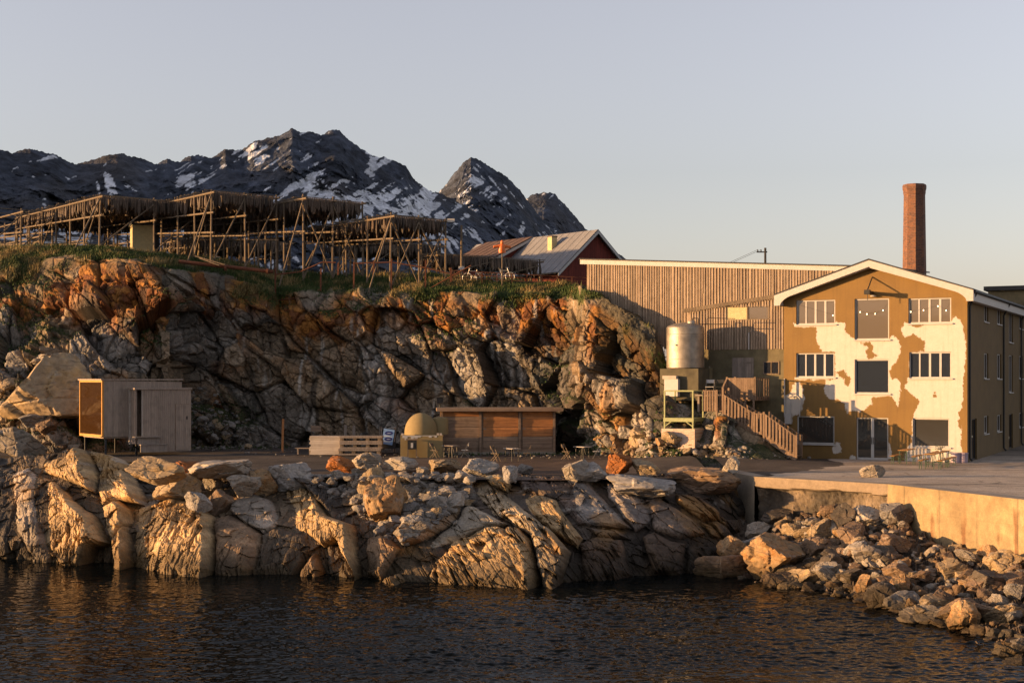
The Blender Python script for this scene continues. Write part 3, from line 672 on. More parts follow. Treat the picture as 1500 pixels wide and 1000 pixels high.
def bvh(objs):
    V = []; Fs = []; n = 0
    for o in objs:
        me = o.data; co = np.empty(len(me.vertices)*3, np.float32); me.vertices.foreach_get('co', co); co = co.reshape(-1, 3)
        qi = np.empty(len(me.loops), np.int32); me.loops.foreach_get('vertex_index', qi); qi = qi.reshape(-1, 4)
        V += [tuple(c) for c in co.tolist()]; Fs += (qi+n).tolist(); n += len(co)
    return BVHTree.FromPolygons(V, Fs)
TREE = bvh([HILLOBJ, SHORE, BANK])
def hit(px, py):                                         # where the sight line of a photo pixel meets rock or road
    d = P(px, py, 1.0)-Vector((0, 0, CAMH)); r = TREE.ray_cast(Vector((0, 0, CAMH)), d.normalized())
    loc = r[0]
    if py > HZ+1:
        g = Pz(px, py, GZ)
        if g.y > 66 and (loc is None or g.y < loc.y): return g
    return loc
def ground(x, y, zmax=60):
    r = TREE.ray_cast(Vector((x, y, zmax)), Vector((0, 0, -1)))
    return max(r[0].z, GZ if y > 70 and r[0].z > 2 else -9) if r[0] is not None else GZ
# ------------------------------------------------------------------ the ochre house with its gable to the water
HROT = R_(-27); HO = Vector((21.2, 83.0, GZ)); HMAT = Matrix.Translation(HO) @ Matrix.Rotation(HROT, 4, 'Z'); HINV = HMAT.inverted()
def loc(px, py, yl=0.0):                                 # sight line of a photo pixel meets the house-parallel plane local y = yl
    o = HINV @ Vector((0, 0, CAMH)); d = (HINV.to_3x3() @ (P(px, py, 1.0)-Vector((0, 0, CAMH))))
    t = (yl-o.y)/d.y; p = o+d*t; return p
def cp4(cx, cy): return (1100+cx/3.125, 380+cy/3.125)    # enlarged-crop coordinates to photo pixels
def lc(cx, cy, yl=0.0): p = loc(*cp4(cx, cy), yl); return p.x, p.z
UL, UR = loc(1148, 600).x, loc(1417, 600).x
ZE = loc(1417, 431).z; UA, ZA = loc(1276, 391).x, loc(1276, 391).z
ZE = (ZE+loc(1148, 437).z)/2
def roofz(u): return np.where(u < UA, ZE+(ZA-ZE)*(u-UL)/(UA-UL), ZE+(ZA-ZE)*(UR-u)/(UR-UA))
WINS = { # name: crop box, kind
 'a': ((208,187,385,297), 4, 'sky'), 'b': ((473,180,633,367), 1, 'sky'), 'c': ((722,175,918,290), 4, 'sky'),
 'd': ((208,428,383,540), 4, 'dk'), 'e': ((473,458,632,615), 1, 'dk'), 'f': ((725,425,916,543), 4, 'dk'),
 'g': ((212,715,383,843), 1, 'dk'), 'door': ((482,722,628,915), 2, 'dk'), 'h': ((742,727,908,860), 1, 'dk')}
RES = .05
def wbox(b):
    x0, y0, x1, y1 = b; ul = lc(x0, (y0+y1)/2)[0]; ur = lc(x1, (y0+y1)/2)[0]; zt = lc((x0+x1)/2, y0)[1]; zb = lc((x0+x1)/2, y1)[1]
    s = lambda v: round(v/RES)*RES
    return s(ul), s(ur), s(zb), s(zt)
WB = {k: wbox(v[0]) for k, v in WINS.items()}; WB['door'] = WB['door'][:2]+(0.0, WB['door'][3])
WHITE = [[(300,310),(390,285),(430,290),(432,335),(470,360),(500,372),(635,372),(645,350),(665,350),(685,395),(683,425),(665,470),(650,485),(640,500),(636,535),(645,545),(670,545),(685,560),(683,610),(680,640),(672,675),(655,635),(640,625),(555,630),(555,660),(530,680),(500,700),(470,690),(440,700),(425,660),(400,640),(370,640),(345,630),(335,590),(345,555),(385,545),(385,425),(325,420),(305,385),(300,350)],
 [(705,290),(725,293),(915,290),(925,262),(945,265),(965,290),(975,330),(985,400),(980,470),(972,560),(970,640),(965,680),(950,700),(960,740),(965,800),(960,850),(975,900),(985,935),(700,925),(720,850),(735,840),(742,730),(745,700),(765,670),(775,650),(740,620),(705,590),(700,575),(720,560),(725,545),(725,425),(790,420),(795,375),(770,355),(745,340),(705,355),(690,330),(690,310)],
 [(200,565),(220,560),(240,590),(240,610),(246,640),(232,690),(212,712),(190,715),(190,750),(158,750),(153,640),(155,625),(185,610),(190,580)],
 [(370,860),(395,833),(412,855),(410,880),(375,890)], [(630,840),(648,880),(642,912),(628,912)], [(455,897),(475,897),(478,915),(452,915)],
 [(198,292),(390,292),(388,304),(200,310)], [(198,538),(390,538),(388,548),(198,552)], [(718,540),(925,540),(922,552),(716,556)], [(470,366),(640,366),(640,377),(470,374)], [(725,853),(745,830),(745,870),(715,868)]]
OCH = [[(497,380),(545,376),(562,400),(556,425),(580,440),(562,453),(535,456),(528,420),(538,400)], [(425,503),(440,530),(462,545),(450,576),(430,576),(425,550),(388,522)], [(838,604),(846,604),(851,633),(838,630)],
 [(950,730),(968,730),(968,790),(952,770)], [(735,297),(805,297),(790,303),(750,312)]]
m, nt, b = nmat('ochre_and_white_render')
A = N(nt, 'ShaderNodeAttribute', attribute_name='white'); n1 = noise(nt, 2.6, 6, .68); n2 = noise(nt, 14, 4, .6); n3 = noise(nt, .8, 3, .5)
n4 = noise(nt, 6.5, 7, .72); n5 = noise(nt, 5, 4, .6, 'Object', (1, 1, .07))
w = mth(nt, 'ADD', A.outputs['Fac'], mth(nt, 'MULTIPLY', mth(nt, 'SUBTRACT', n1, .5), .40)); w = mth(nt, 'ADD', w, mth(nt, 'MULTIPLY', mth(nt, 'SUBTRACT', n4, .5), .42))
oc = mixc(nt, ramp(nt, n3, .3, .7), (.20, .116, .031), (.165, .095, .026)); oc = mixc(nt, ramp(nt, n5, .5, .72, 0, .35), oc, (.11, .064, .023)); wc = mixc(nt, ramp(nt, n1, .35, .7), (.51, .465, .41), (.45, .41, .355)); wc = mixc(nt, ramp(nt, n5, .52, .72, 0, .4), wc, (.31, .265, .21))
col = mixc(nt, ramp(nt, w, -.015, .015), oc, wc)
s = nt.nodes.new('ShaderNodeVectorMath'); s.operation = 'SCALE'; link(nt, col, s.inputs[0]); link(nt, ramp(nt, n2, .3, .7, .93, 1.07), s.inputs['Scale'])
link(nt, s.outputs[0], b.inputs['Base Color']); b.inputs['Roughness'].default_value = .85; bump(nt, b, n2, .25, .02); M['front'] = m
M['sidewall'] = m_plain('ochre_side_render', (.16, .10, .032), .9, 0, .15, 1.2, .2)

M['midglass'] = m_glass('blue_dark_glass', (.022, .028, .04), ior=1.9); M['lowglass'] = m_glass('grey_dark_glass', (.04, .038, .034), ior=2.0)
house = thing('ochre_house', HO, HROT, 'ochre house with large patches of white paint and a white gable edge', 'house')
def front():
    us = np.arange(math.floor(UL/RES), math.ceil(UR/RES)+1)*RES; us[0] = UL; us[-1] = UR; zs = np.arange(0, math.ceil(ZA/RES)+1)*RES
    U, Z = np.meshgrid(us, zs); RZ = roofz(U); Zc = np.minimum(Z, RZ)
    V = np.stack([U.ravel(), np.zeros(U.size), Zc.ravel()], 1); Q = gridquads(len(zs), len(us))
    c = np.stack([U, np.zeros_like(U), Z], -1).reshape(-1, 3)[Q].mean(1)
    keep = c[:, 2] < roofz(c[:, 0])+RES
    for (a, b2, z0, z1) in WB.values(): keep &= ~((c[:, 0] > a) & (c[:, 0] < b2) & (c[:, 2] > z0) & (c[:, 2] < z1))
    Q = Q[keep]
    # back to crop pixels for the paint outlines, done once on the wall's own plane
    pts = [HMAT @ Vector((float(a), 0, float(z))) for a, z in zip(V[:, 0], V[:, 2])]
    cx = np.array([(750+F*p.x/p.y-1100)*3.125 for p in pts]); cy = np.array([(HZ+F*(CAMH-p.z)/p.y-380)*3.125 for p in pts])
    w = np.full(len(V), -9.0)
    for pl in WHITE: w = np.maximum(w, polysd(cx, cy, pl))
    for pl in OCH: w = np.minimum(w, -polysd(cx, cy, pl))
    w = w/78.0
    # reveals
    V2 = []; Q2 = []; n0 = len(V); wr = []
    for (a, b2, z0, z1) in WB.values():
        for (p, q) in (((a, z0), (a, z1)), ((a, z1), (b2, z1)), ((b2, z1), (b2, z0)), ((b2, z0), (a, z0))):
            V2 += [(p[0], 0, p[1]), (q[0], 0, q[1]), (q[0], .17, q[1]), (p[0], .17, p[1])]; k = n0+len(V2)-4; Q2.append((k, k+1, k+2, k+3)); wr += [-.5]*4
    V = np.concatenate([V, np.array(V2)]); Q = np.concatenate([Q, np.array(Q2)]); w = np.concatenate([w, wr])
    o = npmesh('front_wall', V, Q, M['front'], white=w); o.parent = house
front()
DEEP = 34.0
def roofgeo():
    mb = MB(); z0 = -.0                                    # dark thin roof covering, white gable board with flared eaves, closed eaves
    e = .42; sl = (ZA-ZE)/(UA-UL); sr = (ZA-ZE)/(UR-UA)
    zl = ZE-sl*e; zr = ZE-sr*e
    mb.prism([(UL-e, zl+.32), (UA, ZA+.36), (UR+e, zr+.32), (UR+e, zr+.40), (UA, ZA+.45), (UL-e, zl+.40)], -.62, DEEP)
    mb.build('roof', M['dark'], house)
    g = MB(); arc = []
    def flare(sx, ue, zz, sl_):
        pts = []
        for k in range(7):
            t = k/6*math.pi/2; pts.append((ue+sx*(.62*(1-math.cos(t))+.30), zz-.42+.62*math.sin(t)*.75))
        return pts
    L = [(UL-e, zl+.315), (UL-e, zl-.30), (UL-.06, zl-.30)]
    for k in range(1, 7):
        t = k/6*math.pi/2; x = UL-.06+.62*(1-math.cos(t)); L.append((x, zl-.30+(roofz(np.array(x+1e-3)).item()-.06-(zl-.30))*math.sin(t)))
    Rr = [(UR+e, zr+.315), (UR+e, zr-.30), (UR+.06, zr-.30)]
    for k in range(1, 7):
        t = k/6*math.pi/2; x = UR+.06-.62*(1-math.cos(t)); Rr.append((x, zr-.30+(roofz(np.array(x-1e-3)).item()-.06-(zr-.30))*math.sin(t)))
    poly = L+[(UA, ZA-.03)]+Rr[::-1]+[(UA, ZA+.355)]
    # split in two convex-ish strips so the n-gon fills well
    for side, u_mid in ((L, 1), (Rr, -1)):
        lower = side[1:]+[(UA, ZA-.03)]; top = []
        for (x, z) in lower:
            x2 = min(max(x, UL-e), UR+e); zt = (zl+.315+(ZA+.355-zl-.315)*(x2-(UL-e))/(UA-UL+e)) if u_mid == 1 else (zr+.315+(ZA+.355-zr-.315)*((UR+e)-x2)/(UR+e-UA))
            top.append((x2, zt))
        for k in range(len(lower)-1):
            g.prism([lower[k], lower[k+1], top[k+1], top[k]], -.60, -.50)
    g.build('gable_board', M['white'], house)
    s_ = MB()
    s_.prism([(UL-.02, zl-.28), (UL-e+.02, zl-.28), (UL-e+.02, zl+.30), (UL-.02, zl+.32+sl*.3)], -.50, DEEP)
    s_.prism([(UR+.02, zr-.28), (UR+e-.02, zr-.28), (UR+e-.02, zr+.30), (UR+.02, zr+.32+sr*.3)], -.50, DEEP)
    for k in range(1, 2):
        s_.prism([(UL+.05, ZE-.02), (UA, ZA-.08), (UA, ZA+.34), (UL+.05, ZE+.28)], -.499, -.02); s_.prism([(UR-.05, ZE-.02), (UA+.001, ZA-.08), (UA+.001, ZA+.34), (UR-.05, ZE+.28)], -.499, -.02)
    s_.build('eaves', M['white'], house)
    gt = MB(); gt.tube((UR+e+.06, -.5, zr+.25), (UR+e+.06, DEEP, zr+.25), .085, .085, 10); gt.build('gutter', M['iron'], house)
    for yy in (.25, 13.5, 22):
        dp = MB(); dp.path([(UR+e+.05, yy, zr+.2), (UR+.10, yy, zr-.55), (UR+.10, yy, .25), (UR+.25, yy, .1)], .06, 8); dp.build('downpipe', M['iron'], house)
roofgeo()
mb = MB(); mb.prism([(UL+.01, 0), (UL+.01, ZE), (UA, ZA), (UR-.3, ZE), (UR-.3, 0)], DEEP-.3, DEEP); mb.box((UL+.1, DEEP/2+.3, ZE/2), (.2, DEEP-.8, ZE)); mb.build('back_wall', M['sidewall'], house)
# side wall with openings (plane local x = UR)
def side_loc(px, py):
    o = HINV @ Vector((0, 0, CAMH)); d = (HINV.to_3x3() @ (P(px, py, 1.0)-Vector((0, 0, CAMH)))); t = (UR-o.x)/d.x; p = o+d*t; return p.y, p.z
SIDE = []                                                # y0, y1, z0, z1, kind
for cx0, cx1, rows in ((1067, 1087, ((197, 286, 'w'), (428, 545, 'w'), (717, 797, 'w'))), (1127, 1146, ((208, 297, 'w'), (432, 546, 'w'), (712, 787, 'w'))),
                       (1181, 1199, ((232, 380, 'w'), (437, 608, 'w'), (708, 885, 'd'))), (1228, 1245, ((238, 318, 'w'), (440, 545, 'w'), (702, 767, 'w'))), (1011, 1034, ((730, 925, 'd'),))):
    for a, b2, kd in rows:
        y0, z1 = side_loc(*cp4(cx0, a)); y1, _ = side_loc(*cp4(cx1, a)); _, z0 = side_loc(*cp4((cx0+cx1)/2, b2)); SIDE.append((y0, y1, max(z0, .05), z1, kd))
def sidewall():
    ys = sorted({0.0, DEEP-.3}|{round(v, 3) for s in SIDE for v in s[:2]}); zs = sorted({0.0, ZE+.2}|{round(v, 3) for s in SIDE for v in s[2:4]})
    mb = MB()
    for a, b2 in zip(ys[:-1], ys[1:]):
        for c, d in zip(zs[:-1], zs[1:]):
            ym, zm = (a+b2)/2, (c+d)/2
            if any(s[0] < ym < s[1] and s[2] < zm < s[3] for s in SIDE): continue
            mb.add([(UR, a, c), (UR, b2, c), (UR, b2, d), (UR, a, d)], [(0, 1, 2, 3)])
    for y0, y1, z0, z1, kd in SIDE:
        for p, q in (((y0, z0), (y0, z1)), ((y0, z1), (y1, z1)), ((y1, z1), (y1, z0)), ((y1, z0), (y0, z0))):
            mb.add([(UR, p[0], p[1]), (UR, q[0], q[1]), (UR-.16, q[0], q[1]), (UR-.16, p[0], p[1])], [(0, 1, 2, 3)])
    mb.build('side_wall', M['sidewall'], house)
    for y0, y1, z0, z1, kd in SIDE:
        f = MB(); t = .07; x0, x1 = UR-.15, UR-.09
        f.bb(x0, x1, y0+.002, y0+t, z0+.002, z1-.002); f.bb(x0, x1, y1-t, y1-.002, z0+.002, z1-.002); f.bb(x0, x1, y0+t, y1-t, z0+.002, z0+t); f.bb(x0, x1, y0+t, y1-t, z1-t, z1-.002)
        if kd == 'w': f.bb(x0, x1-.01, (y0+y1)/2-.03, (y0+y1)/2+.03, z0+t, z1-t)
        o = f.build('window' if kd == 'w' else 'door', M['white'] if kd == 'w' else M['iron'], house)
        g = MB(); g.bb(UR-.14, UR-.12, y0+t, y1-t, z0+t, z1-t); g.build('pane', M['glass'], o)
        if kd == 'w':
            g = MB(); g.bb(UR-.10, UR+.07, y0-.06, y1+.06, z0-.06, z0-.002); g.build('sill', M['white'], o)
sidewall()
for k, (nm, (box, panes, kind)) in enumerate(WINS.items()):
    a, b2, z0, z1 = WB[nm]; t = .075; f = MB(); y0, y1 = .10, .165
    f.bb(a+.002, a+t, y0, y1, z0+.002, z1-.002); f.bb(b2-t, b2-.002, y0, y1, z0+.002, z1-.002); f.bb(a+t, b2-t, y0, y1, z1-t, z1-.002); f.bb(a+t, b2-t, y0, y1, z0+.002, z0+t)
    if panes == 4:
        W = b2-a; bars = [a+W*.245, a+W*.49, a+W*.74]
        for j, x in enumerate(bars): f.bb(x-(.04 if j == 0 else .06), x+(.04 if j == 0 else .06), y0+.002, y1, z0+t, z1-t)
    if panes == 2:
        x = (a+b2)/2; f.bb(x-.085, x+.085, y0-.01, y1, z0+t, z1-t); f.bb(a+t, b2-t, y0+.004, y1, z0+t, z0+.16)
    o = f.build('door' if panes == 2 else 'window', M['white'], house)
    g = MB(); g.bb(a+t*.6, b2-t*.6, .125, .14, z0+t*.6, z1-t*.6); g.build('pane', M['skyglass'] if kind == 'sky' else M['midglass'] if nm in 'def' else M['lowglass'], o)
    if panes != 2:
        s_ = MB(); s_.bb(a-.07, b2+.10, -.10, .12, z0-.075, z0-.002); s_.build('sill', M['white'], o)
    else:
        for x in (-.05, .05):
            h = MB(); h.tube(((a+b2)/2+x, .06, .95), ((a+b2)/2+x, .06, 1.35), .018, .018, 6); h.tube(((a+b2)/2+x, .06, 1.0), ((a+b2)/2+x, .1, 1.0), .015); h.build('handle', M['iron'], o)
# hoist beam over the top middle window
hb = MB(); ux, zz = lc(545, 152, -.6); hb.bb(ux-.08, ux+.08, -1.35, 0, zz-.1, zz+.1); hb.bb(ux-.16, ux+.16, -1.42, -1.12, zz-.13, zz+.13)
hb.bar((ux, -1.25, zz+.1), (ux, 0, zz+.95), .05, .05); hb.path([(ux, -1.2, zz-.1), (ux, -1.2, zz-.45)], .02)
hb.build('hoist_beam', M['iron'], house)
lp = MB(); ux, zz = lc(563, 172); lp.lathe([(.02, 0), (.16, .02), (.18, .07), (.02, .12)], 12, (ux, -.16, zz)); lp.tube((ux, -.12, zz+.1), (ux, 0, zz+.1), .02); lp.build('wall_lamp', M['white'], house)
# fuse boxes and pipes at the left corner
bx = MB(); a = lc(160, 705); c = lc(189, 752); bx.bb(a[0], c[0], -.28, -.01, c[1], a[1]); o = bx.build('fuse_box', M['white'], house)
pp = MB(); u, z = lc(183, 660); pp.path([(u, -.06, z-.9), (u, -.06, z+.1)], .03); u2, z2 = lc(170, 628); u3, z3 = lc(232, 650); pp.path([(u2, -.07, z2), (u2+.6, -.07, z2+.03), (u2+.85, -.07, z2-.2), (u3-.1, -.07, z2-.8), (u3-.1, -.07, z2-1.2)], .035); u, z = lc(155, 545); pp.path([(u, -.06, z), (u, -.06, z-2.3)], .04); pp.build('cable_pipe', M['white'], house)
for nm, pts, lab in (('a', [(375,256)], 'single glowing bulb seen in the top left window'), ('b', [(500,241),(531,250),(569,249),(605,233)], 'four glowing bulbs strung behind the big top middle window'), ('c', [(732,240),(790,233),(856,214),(894,234)], 'four glowing bulbs strung behind the top right window')):
    a, b2, z0, z1 = WB[nm]; t = thing('string_lights', HMAT @ Vector(((a+b2)/2, .11, z1-.1)), HROT, lab, 'string lights', 'bulbs in the top windows'); 
    for cx, cy in pts:
        u, z = lc(cx, cy, .09); q = MB(); q.lathe([(.004, .05), (.017, .035), (.025, .0), (.017, -.025), (.004, -.038)], 8, (u-(a+b2)/2, -.03, z-(z1-.1))); q.build('bulb', M['bulb'], t, smooth=True)
    q = MB(); xs = [lc(cx, cy, .09) for cx, cy in pts]; ptsw = [(a+.08, z1-.25)]+[(u, z+.05) for u, z in xs]+[(b2-.08, z1-.25)]
    q.path([(u-(a+b2)/2, -.03, z-(z1-.1)) for u, z in ptsw], .004, 4); q.build('cable', M['iron'], t)

# ------------------------------------------------------------------ long board-clad hall behind, and its lean-to with the concrete base
WY = .75
hall = thing('timber_hall', HMAT @ Vector((UL-6, WY, 0)), HROT, 'long weathered timber hall with vertical boards and a pale eave board', 'timber building')
HL = UL-6
xl = loc(860, 420, WY).x-HL; xr = 8.3
zt0 = loc(860, 380, WY).z; zt1 = loc(1270, 391, WY).z; xe = loc(1270, 391, WY).x-HL
def topz(x): return zt0+(zt1-zt0)*(x-xl)/(xe-xl)
BOT = [(loc(px, py, WY).x-HL, loc(px, py, WY).z-.5) for px, py in ((860, 425), (900, 452), (950, 480), (985, 510), (1010, 530), (1270, 530))]
botz = lambda x: float(np.interp(x, [b_[0] for b_ in BOT], [b_[1] for b_ in BOT]))
mb = MB(); x = xl; rg = random.Random(4)
while x < xe+.6:
    w_ = rg.uniform(.13, .2); zt = topz(x)-.28; gap = rg.random() < .035
    zf = botz(x)
    mb.bb(x, x+w_-.03, -.022-rg.random()*.01, .02, zf+(2.0 if gap else 0), zt)                     # board
    mb.bb(x+w_-.055, x+w_+.03, -.06-rg.random()*.012, -.03, zf if not gap else zf+3+rg.random()*2, zt)   # cover strip
    x += w_+.01
mb.build('board_cladding', M['cladding'], hall)
mb = MB(); mb.bb(xl+6.5, xe+.6, .03, .25, 6, min(topz(xl), topz(xe))-.3); mb.bb(xl+.02, xl+6.5, .03, .25, botz(xl+.1)-.3, topz(xl+6.5)-.3); mb.bb(xl+.02, xl+.2, .25, 14, 8, topz(xl)-.3); mb.build('inner_wall', M['dark'], hall)
mb = MB(); mb.add([(xl-.45, -.12, topz(xl)-.29), (xe+1, -.12, topz(xe+1)-.29), (xe+1, -.12, topz(xe+1)), (xl-.45, -.12, topz(xl)), (xl-.45, -.06, topz(xl)-.29), (xe+1, -.06, topz(xe+1)-.29), (xe+1, -.06, topz(xe+1)), (xl-.45, -.06, topz(xl))], [(0,1,2,3),(4,7,6,5),(0,4,5,1),(3,2,6,7),(0,3,7,4),(1,5,6,2)])
mb.build('eave_board', M['white'], hall)
mb = MB(); z0, z1 = topz(xl)+.004, topz(xe+1)+.004
for a, b2 in ((0, .07),): mb.add([(xl-.5, -.2, z0), (xe+1, -.2, z1), (xe+1, 14, z1+.6), (xl-.5, 14, z0+.6), (xl-.5, -.2, z0+.08), (xe+1, -.2, z1+.08), (xe+1, 14, z1+.68), (xl-.5, 14, z0+.68)], [(0,3,2,1),(4,5,6,7),(0,1,5,4),(1,2,6,5),(2,3,7,6),(3,0,4,7)])
mb.build('roof', M['dark'], hall)
# lean-to
LY = .12; L0 = loc(1008, 500, LY).x; L1 = UL-.02; ltz = lambda x: loc(1010, 453, LY).z+(loc(1146, 431, LY).z-loc(1010, 453, LY).z)*(x-L0)/(L1-L0)
ann = thing('lean_to', HMAT @ Vector((L1, LY, 0)), HROT, 'board-clad lean-to on an olive concrete base left of the ochre house', 'lean-to')
zb = loc(1100, 511, LY).z; wx0, wx1 = loc(1064, 460, LY).x, loc(1125, 460, LY).x; wz0, wz1 = loc(1095, 467.5, LY).z, loc(1095, 449.5, LY).z
mb = MB(); x = L0+.02
while x < L1-.1:
    w_ = rg.uniform(.13, .19); zt = ltz(x)-.2; segs = [(zb, zt)]
    if wx0-.02 < x+w_/2 < wx1+.02: segs = [(zb, wz0-.03), (wz1+.03, zt)]
    for a, b2 in segs:
        if b2 > a+.05: mb.bb(x-L1, x+w_-.03-L1, -.03, .02, a-rg.random()*.04, b2); mb.bb(x+w_-.055-L1, min(x+w_+.03, L1)-L1, -.075-rg.random()*.012, -.031, a-rg.random()*.06, b2)
    x += w_+.01
mb.build('board_cladding', M['cladding'], ann)
mb = MB(); mb.bar((L0-.25-L1, -.12, ltz(L0-.25)-.06), (0, -.12, ltz(L1)-.06), .18, .22); mb.build('roof_plank', M['pole'], ann)
mb = MB(); mb.bb(L0-L1, 0, .02, .6, zb-.02, loc(1012, 455, LY).z-.2); mb.build('inner_wall', M['dark'], ann)
mb = MB(); mb.bb(loc(1020, 540, LY).x-L1, 0, -.02, .55, -.5, zb); mb.build('base_wall', M['olive'], ann)
f = MB(); f.bb(wx0-L1, wx1-L1, -.06, .02, wz0-.08, wz0); f.bb(wx0-L1, wx1-L1, -.06, .02, wz1, wz1+.1); f.bb(wx0-.1-L1, wx0-L1, -.06, .02, wz0, wz1); f.bb(wx1-L1, wx1+.1-L1, -.06, .02, wz0, wz1); xm = (wx0+wx1)/2+.05; f.bb(xm-.05-L1, xm+.05-L1, -.05, .02, wz0, wz1)
o = f.build('window', M['pole'], ann); g = MB(); g.bb(wx0-L1, xm-.05-L1, -.012, .0, wz0, wz1); g.build('chipboard_panel', M['cream'], o); g = MB(); g.bb(xm+.05-L1, wx1-L1, -.012, 0, wz0, wz1); g.build('pane', M['skyglass'], o)
a = loc(1118, 529, LY); c = loc(1142, 548.5, LY); f = MB(); t = .07
f.bb(a.x-L1, c.x-L1, -.07, -.025, c.z, c.z+t); f.bb(a.x-L1, c.x-L1, -.07, -.025, a.z-t, a.z); f.bb(a.x-L1, a.x+t-L1, -.07, -.025, c.z+t, a.z-t); f.bb(c.x-t-L1, c.x-L1, -.07, -.025, c.z+t, a.z-t); xm = (a.x+c.x)/2; f.bb(xm-.03-L1, xm+.03-L1, -.065, -.025, c.z+t, a.z-t)
o = f.build('window', M['pole'], ann); g = MB(); g.bb(a.x+t-L1, c.x-t-L1, -.045, -.03, c.z+t, a.z-t); g.build('pane', M['glass'], o)
a = loc(1073, 524, LY); c = loc(1104.5, 584, LY); d = MB(); n = 8
for k in range(n): d.bb(a.x+(c.x-a.x)*k/n-L1, a.x+(c.x-a.x)*(k+.93)/n-L1, -.06-.006*(k % 2), -.025, c.z, a.z)
d.bb(c.x-.55-L1, c.x-.05-L1, -.085, -.06, a.z-.35, a.z-.25); d.build('door', M['greywood'], ann)
pv = MB(); u = loc(1098, 500, LY); pv.path([(u.x-L1, -.14, loc(1098, 487, LY).z), (u.x-L1, -.14, loc(1098, 512, LY).z)], .04); pv.build('vent_pipe', M['white'], ann)

# ------------------------------------------------------------------ brick chimney
m, nt, b = nmat('chimney_brick'); tc = nt.nodes.new('ShaderNodeTexCoord'); sp = nt.nodes.new('ShaderNodeSeparateXYZ'); link(nt, tc.outputs['Object'], sp.inputs[0])
ang = mth(nt, 'MULTIPLY', mth(nt, 'ARCTAN2', sp.outputs[1], sp.outputs[0]), .72); cb = nt.nodes.new('ShaderNodeCombineXYZ'); link(nt, ang, cb.inputs[0]); link(nt, sp.outputs[2], cb.inputs[1])
bt = nt.nodes.new('ShaderNodeTexBrick'); link(nt, cb.outputs[0], bt.inputs['Vector']); bt.inputs['Scale'].default_value = 1.0; bt.inputs['Brick Width'].default_value = .26; bt.inputs['Row Height'].default_value = .11; bt.inputs['Mortar Size'].default_value = .014
bt.inputs['Color1'].default_value = (.17, .06, .03, 1); bt.inputs['Color2'].default_value = (.095, .036, .022, 1); bt.inputs['Mortar'].default_value = (.13, .095, .07, 1)
nn_ = noise(nt, 3.2, 5, .65); col = mixc(nt, ramp(nt, nn_, .48, .7, 0, .7), bt.outputs['Color'], (.23, .10, .04)); n3 = noise(nt, 7, 4); col = mixc(nt, ramp(nt, n3, .56, .68, 0, .9), col, (.06, .035, .028))
zz = ramp(nt, sp.outputs[2], 10.0, 10.6, .55, 0); col = mixc(nt, zz, col, (.13, .075, .05))
link(nt, col, b.inputs['Base Color']); b.inputs['Roughness'].default_value = .9; bump(nt, b, bt.outputs['Fac'], -.6, .03); M['brick'] = m
YC = 93.0; cx = (1339.5-750)/F*YC; s_ = YC/F; zc = lambda py: CAMH-(py-HZ)/F*YC-GZ
ch = thing('brick_chimney', (cx, YC, GZ), 0, 'tall tapering red brick factory chimney behind the ochre house', 'chimney')
mb = MB(); rr = lambda wpx: wpx/2*s_/math.cos(math.pi/8)
mb.lathe([(rr(34), 4), (rr(31.2), zc(395)), (rr(28.2), zc(286))], 8, ph=R_(35.5)); mb.build('shaft', M['brick'], ch)
mb = MB(); mb.lathe([(rr(28.6), zc(286)), (rr(29.6), zc(283)), (rr(29.8), zc(280)), (rr(31.4), zc(277)), (rr(31.8), zc(273)), (rr(29.8), zc(270.5)), (rr(20), zc(270.3)), (rr(19), zc(276))], 8, ph=R_(35.5)); mb.build('cap', M['brick'], ch)
# low olive building at the far right
ob = thing('olive_block', P(1475, 445, 118).xy.to_3d()+Vector((0, 0, GZ)), HROT, 'flat-roofed olive building beyond the house at the right edge', 'building')
z1 = CAMH+(555-419)/F*118-GZ; mb = MB(); mb.bb(-1.5, 14, 0, 10, 0, z1-.35); mb.build('wall', M['olive'], ob); mb = MB(); mb.bb(-1.8, 14.4, -.4, 10.4, z1-.35, z1); mb.build('roof_edge', M['dark'], ob); mb = MB(); mb.bb(2.2, 3.6, -.12, -.002, z1-2.0, z1-.9); mb.build('vent_box', M['black'], ob)
# utility pole far behind the hall
up = thing('utility_pole', P(1121, 430, 150), 0, 'dark utility pole poking up behind the timber hall roof', 'pole')
zt = (430-363)/F*150; mb = MB(); mb.tube((0, 0, -12), (0, 0, zt), .16, .12); mb.build('shaft', M['iron'], up); mb = MB(); mb.bb(-.9, .2, -.06, .06, zt-.5, zt-.38); mb.build('cross_arm', M['iron'], up)
wr = thing('power_line', up.location, 0, 'two thin wires running left from the utility pole', 'wires')
for k in (-.8, -.45):
    mb = MB(); p1 = Vector((k, 0, zt-.2)); p2 = Vector((-32+k, 60, zt-9)); pts = [p1.lerp(p2, i/12)-Vector((0, 0, 1.6*math.sin(math.pi*i/12))) for i in range(13)]; mb.path(pts, .018, 4); mb.build('wire', M['iron'], wr)
for k in (-.8, -.45): mb = MB(); mb.lathe([(.05, 0), (.07, .1), (.04, .22)], 8, (k, 0, zt-.38)); mb.build('insulator', M['iron'], up)
# ------------------------------------------------------------------ things on the slope between cliff and house (house-parallel axes)
def hthing(name, px, py, yl, label, cat, group=None, dz=0):
    p = loc(px, py, yl); o = thing(name, HMAT @ p, HROT, label, cat, group); return o, p
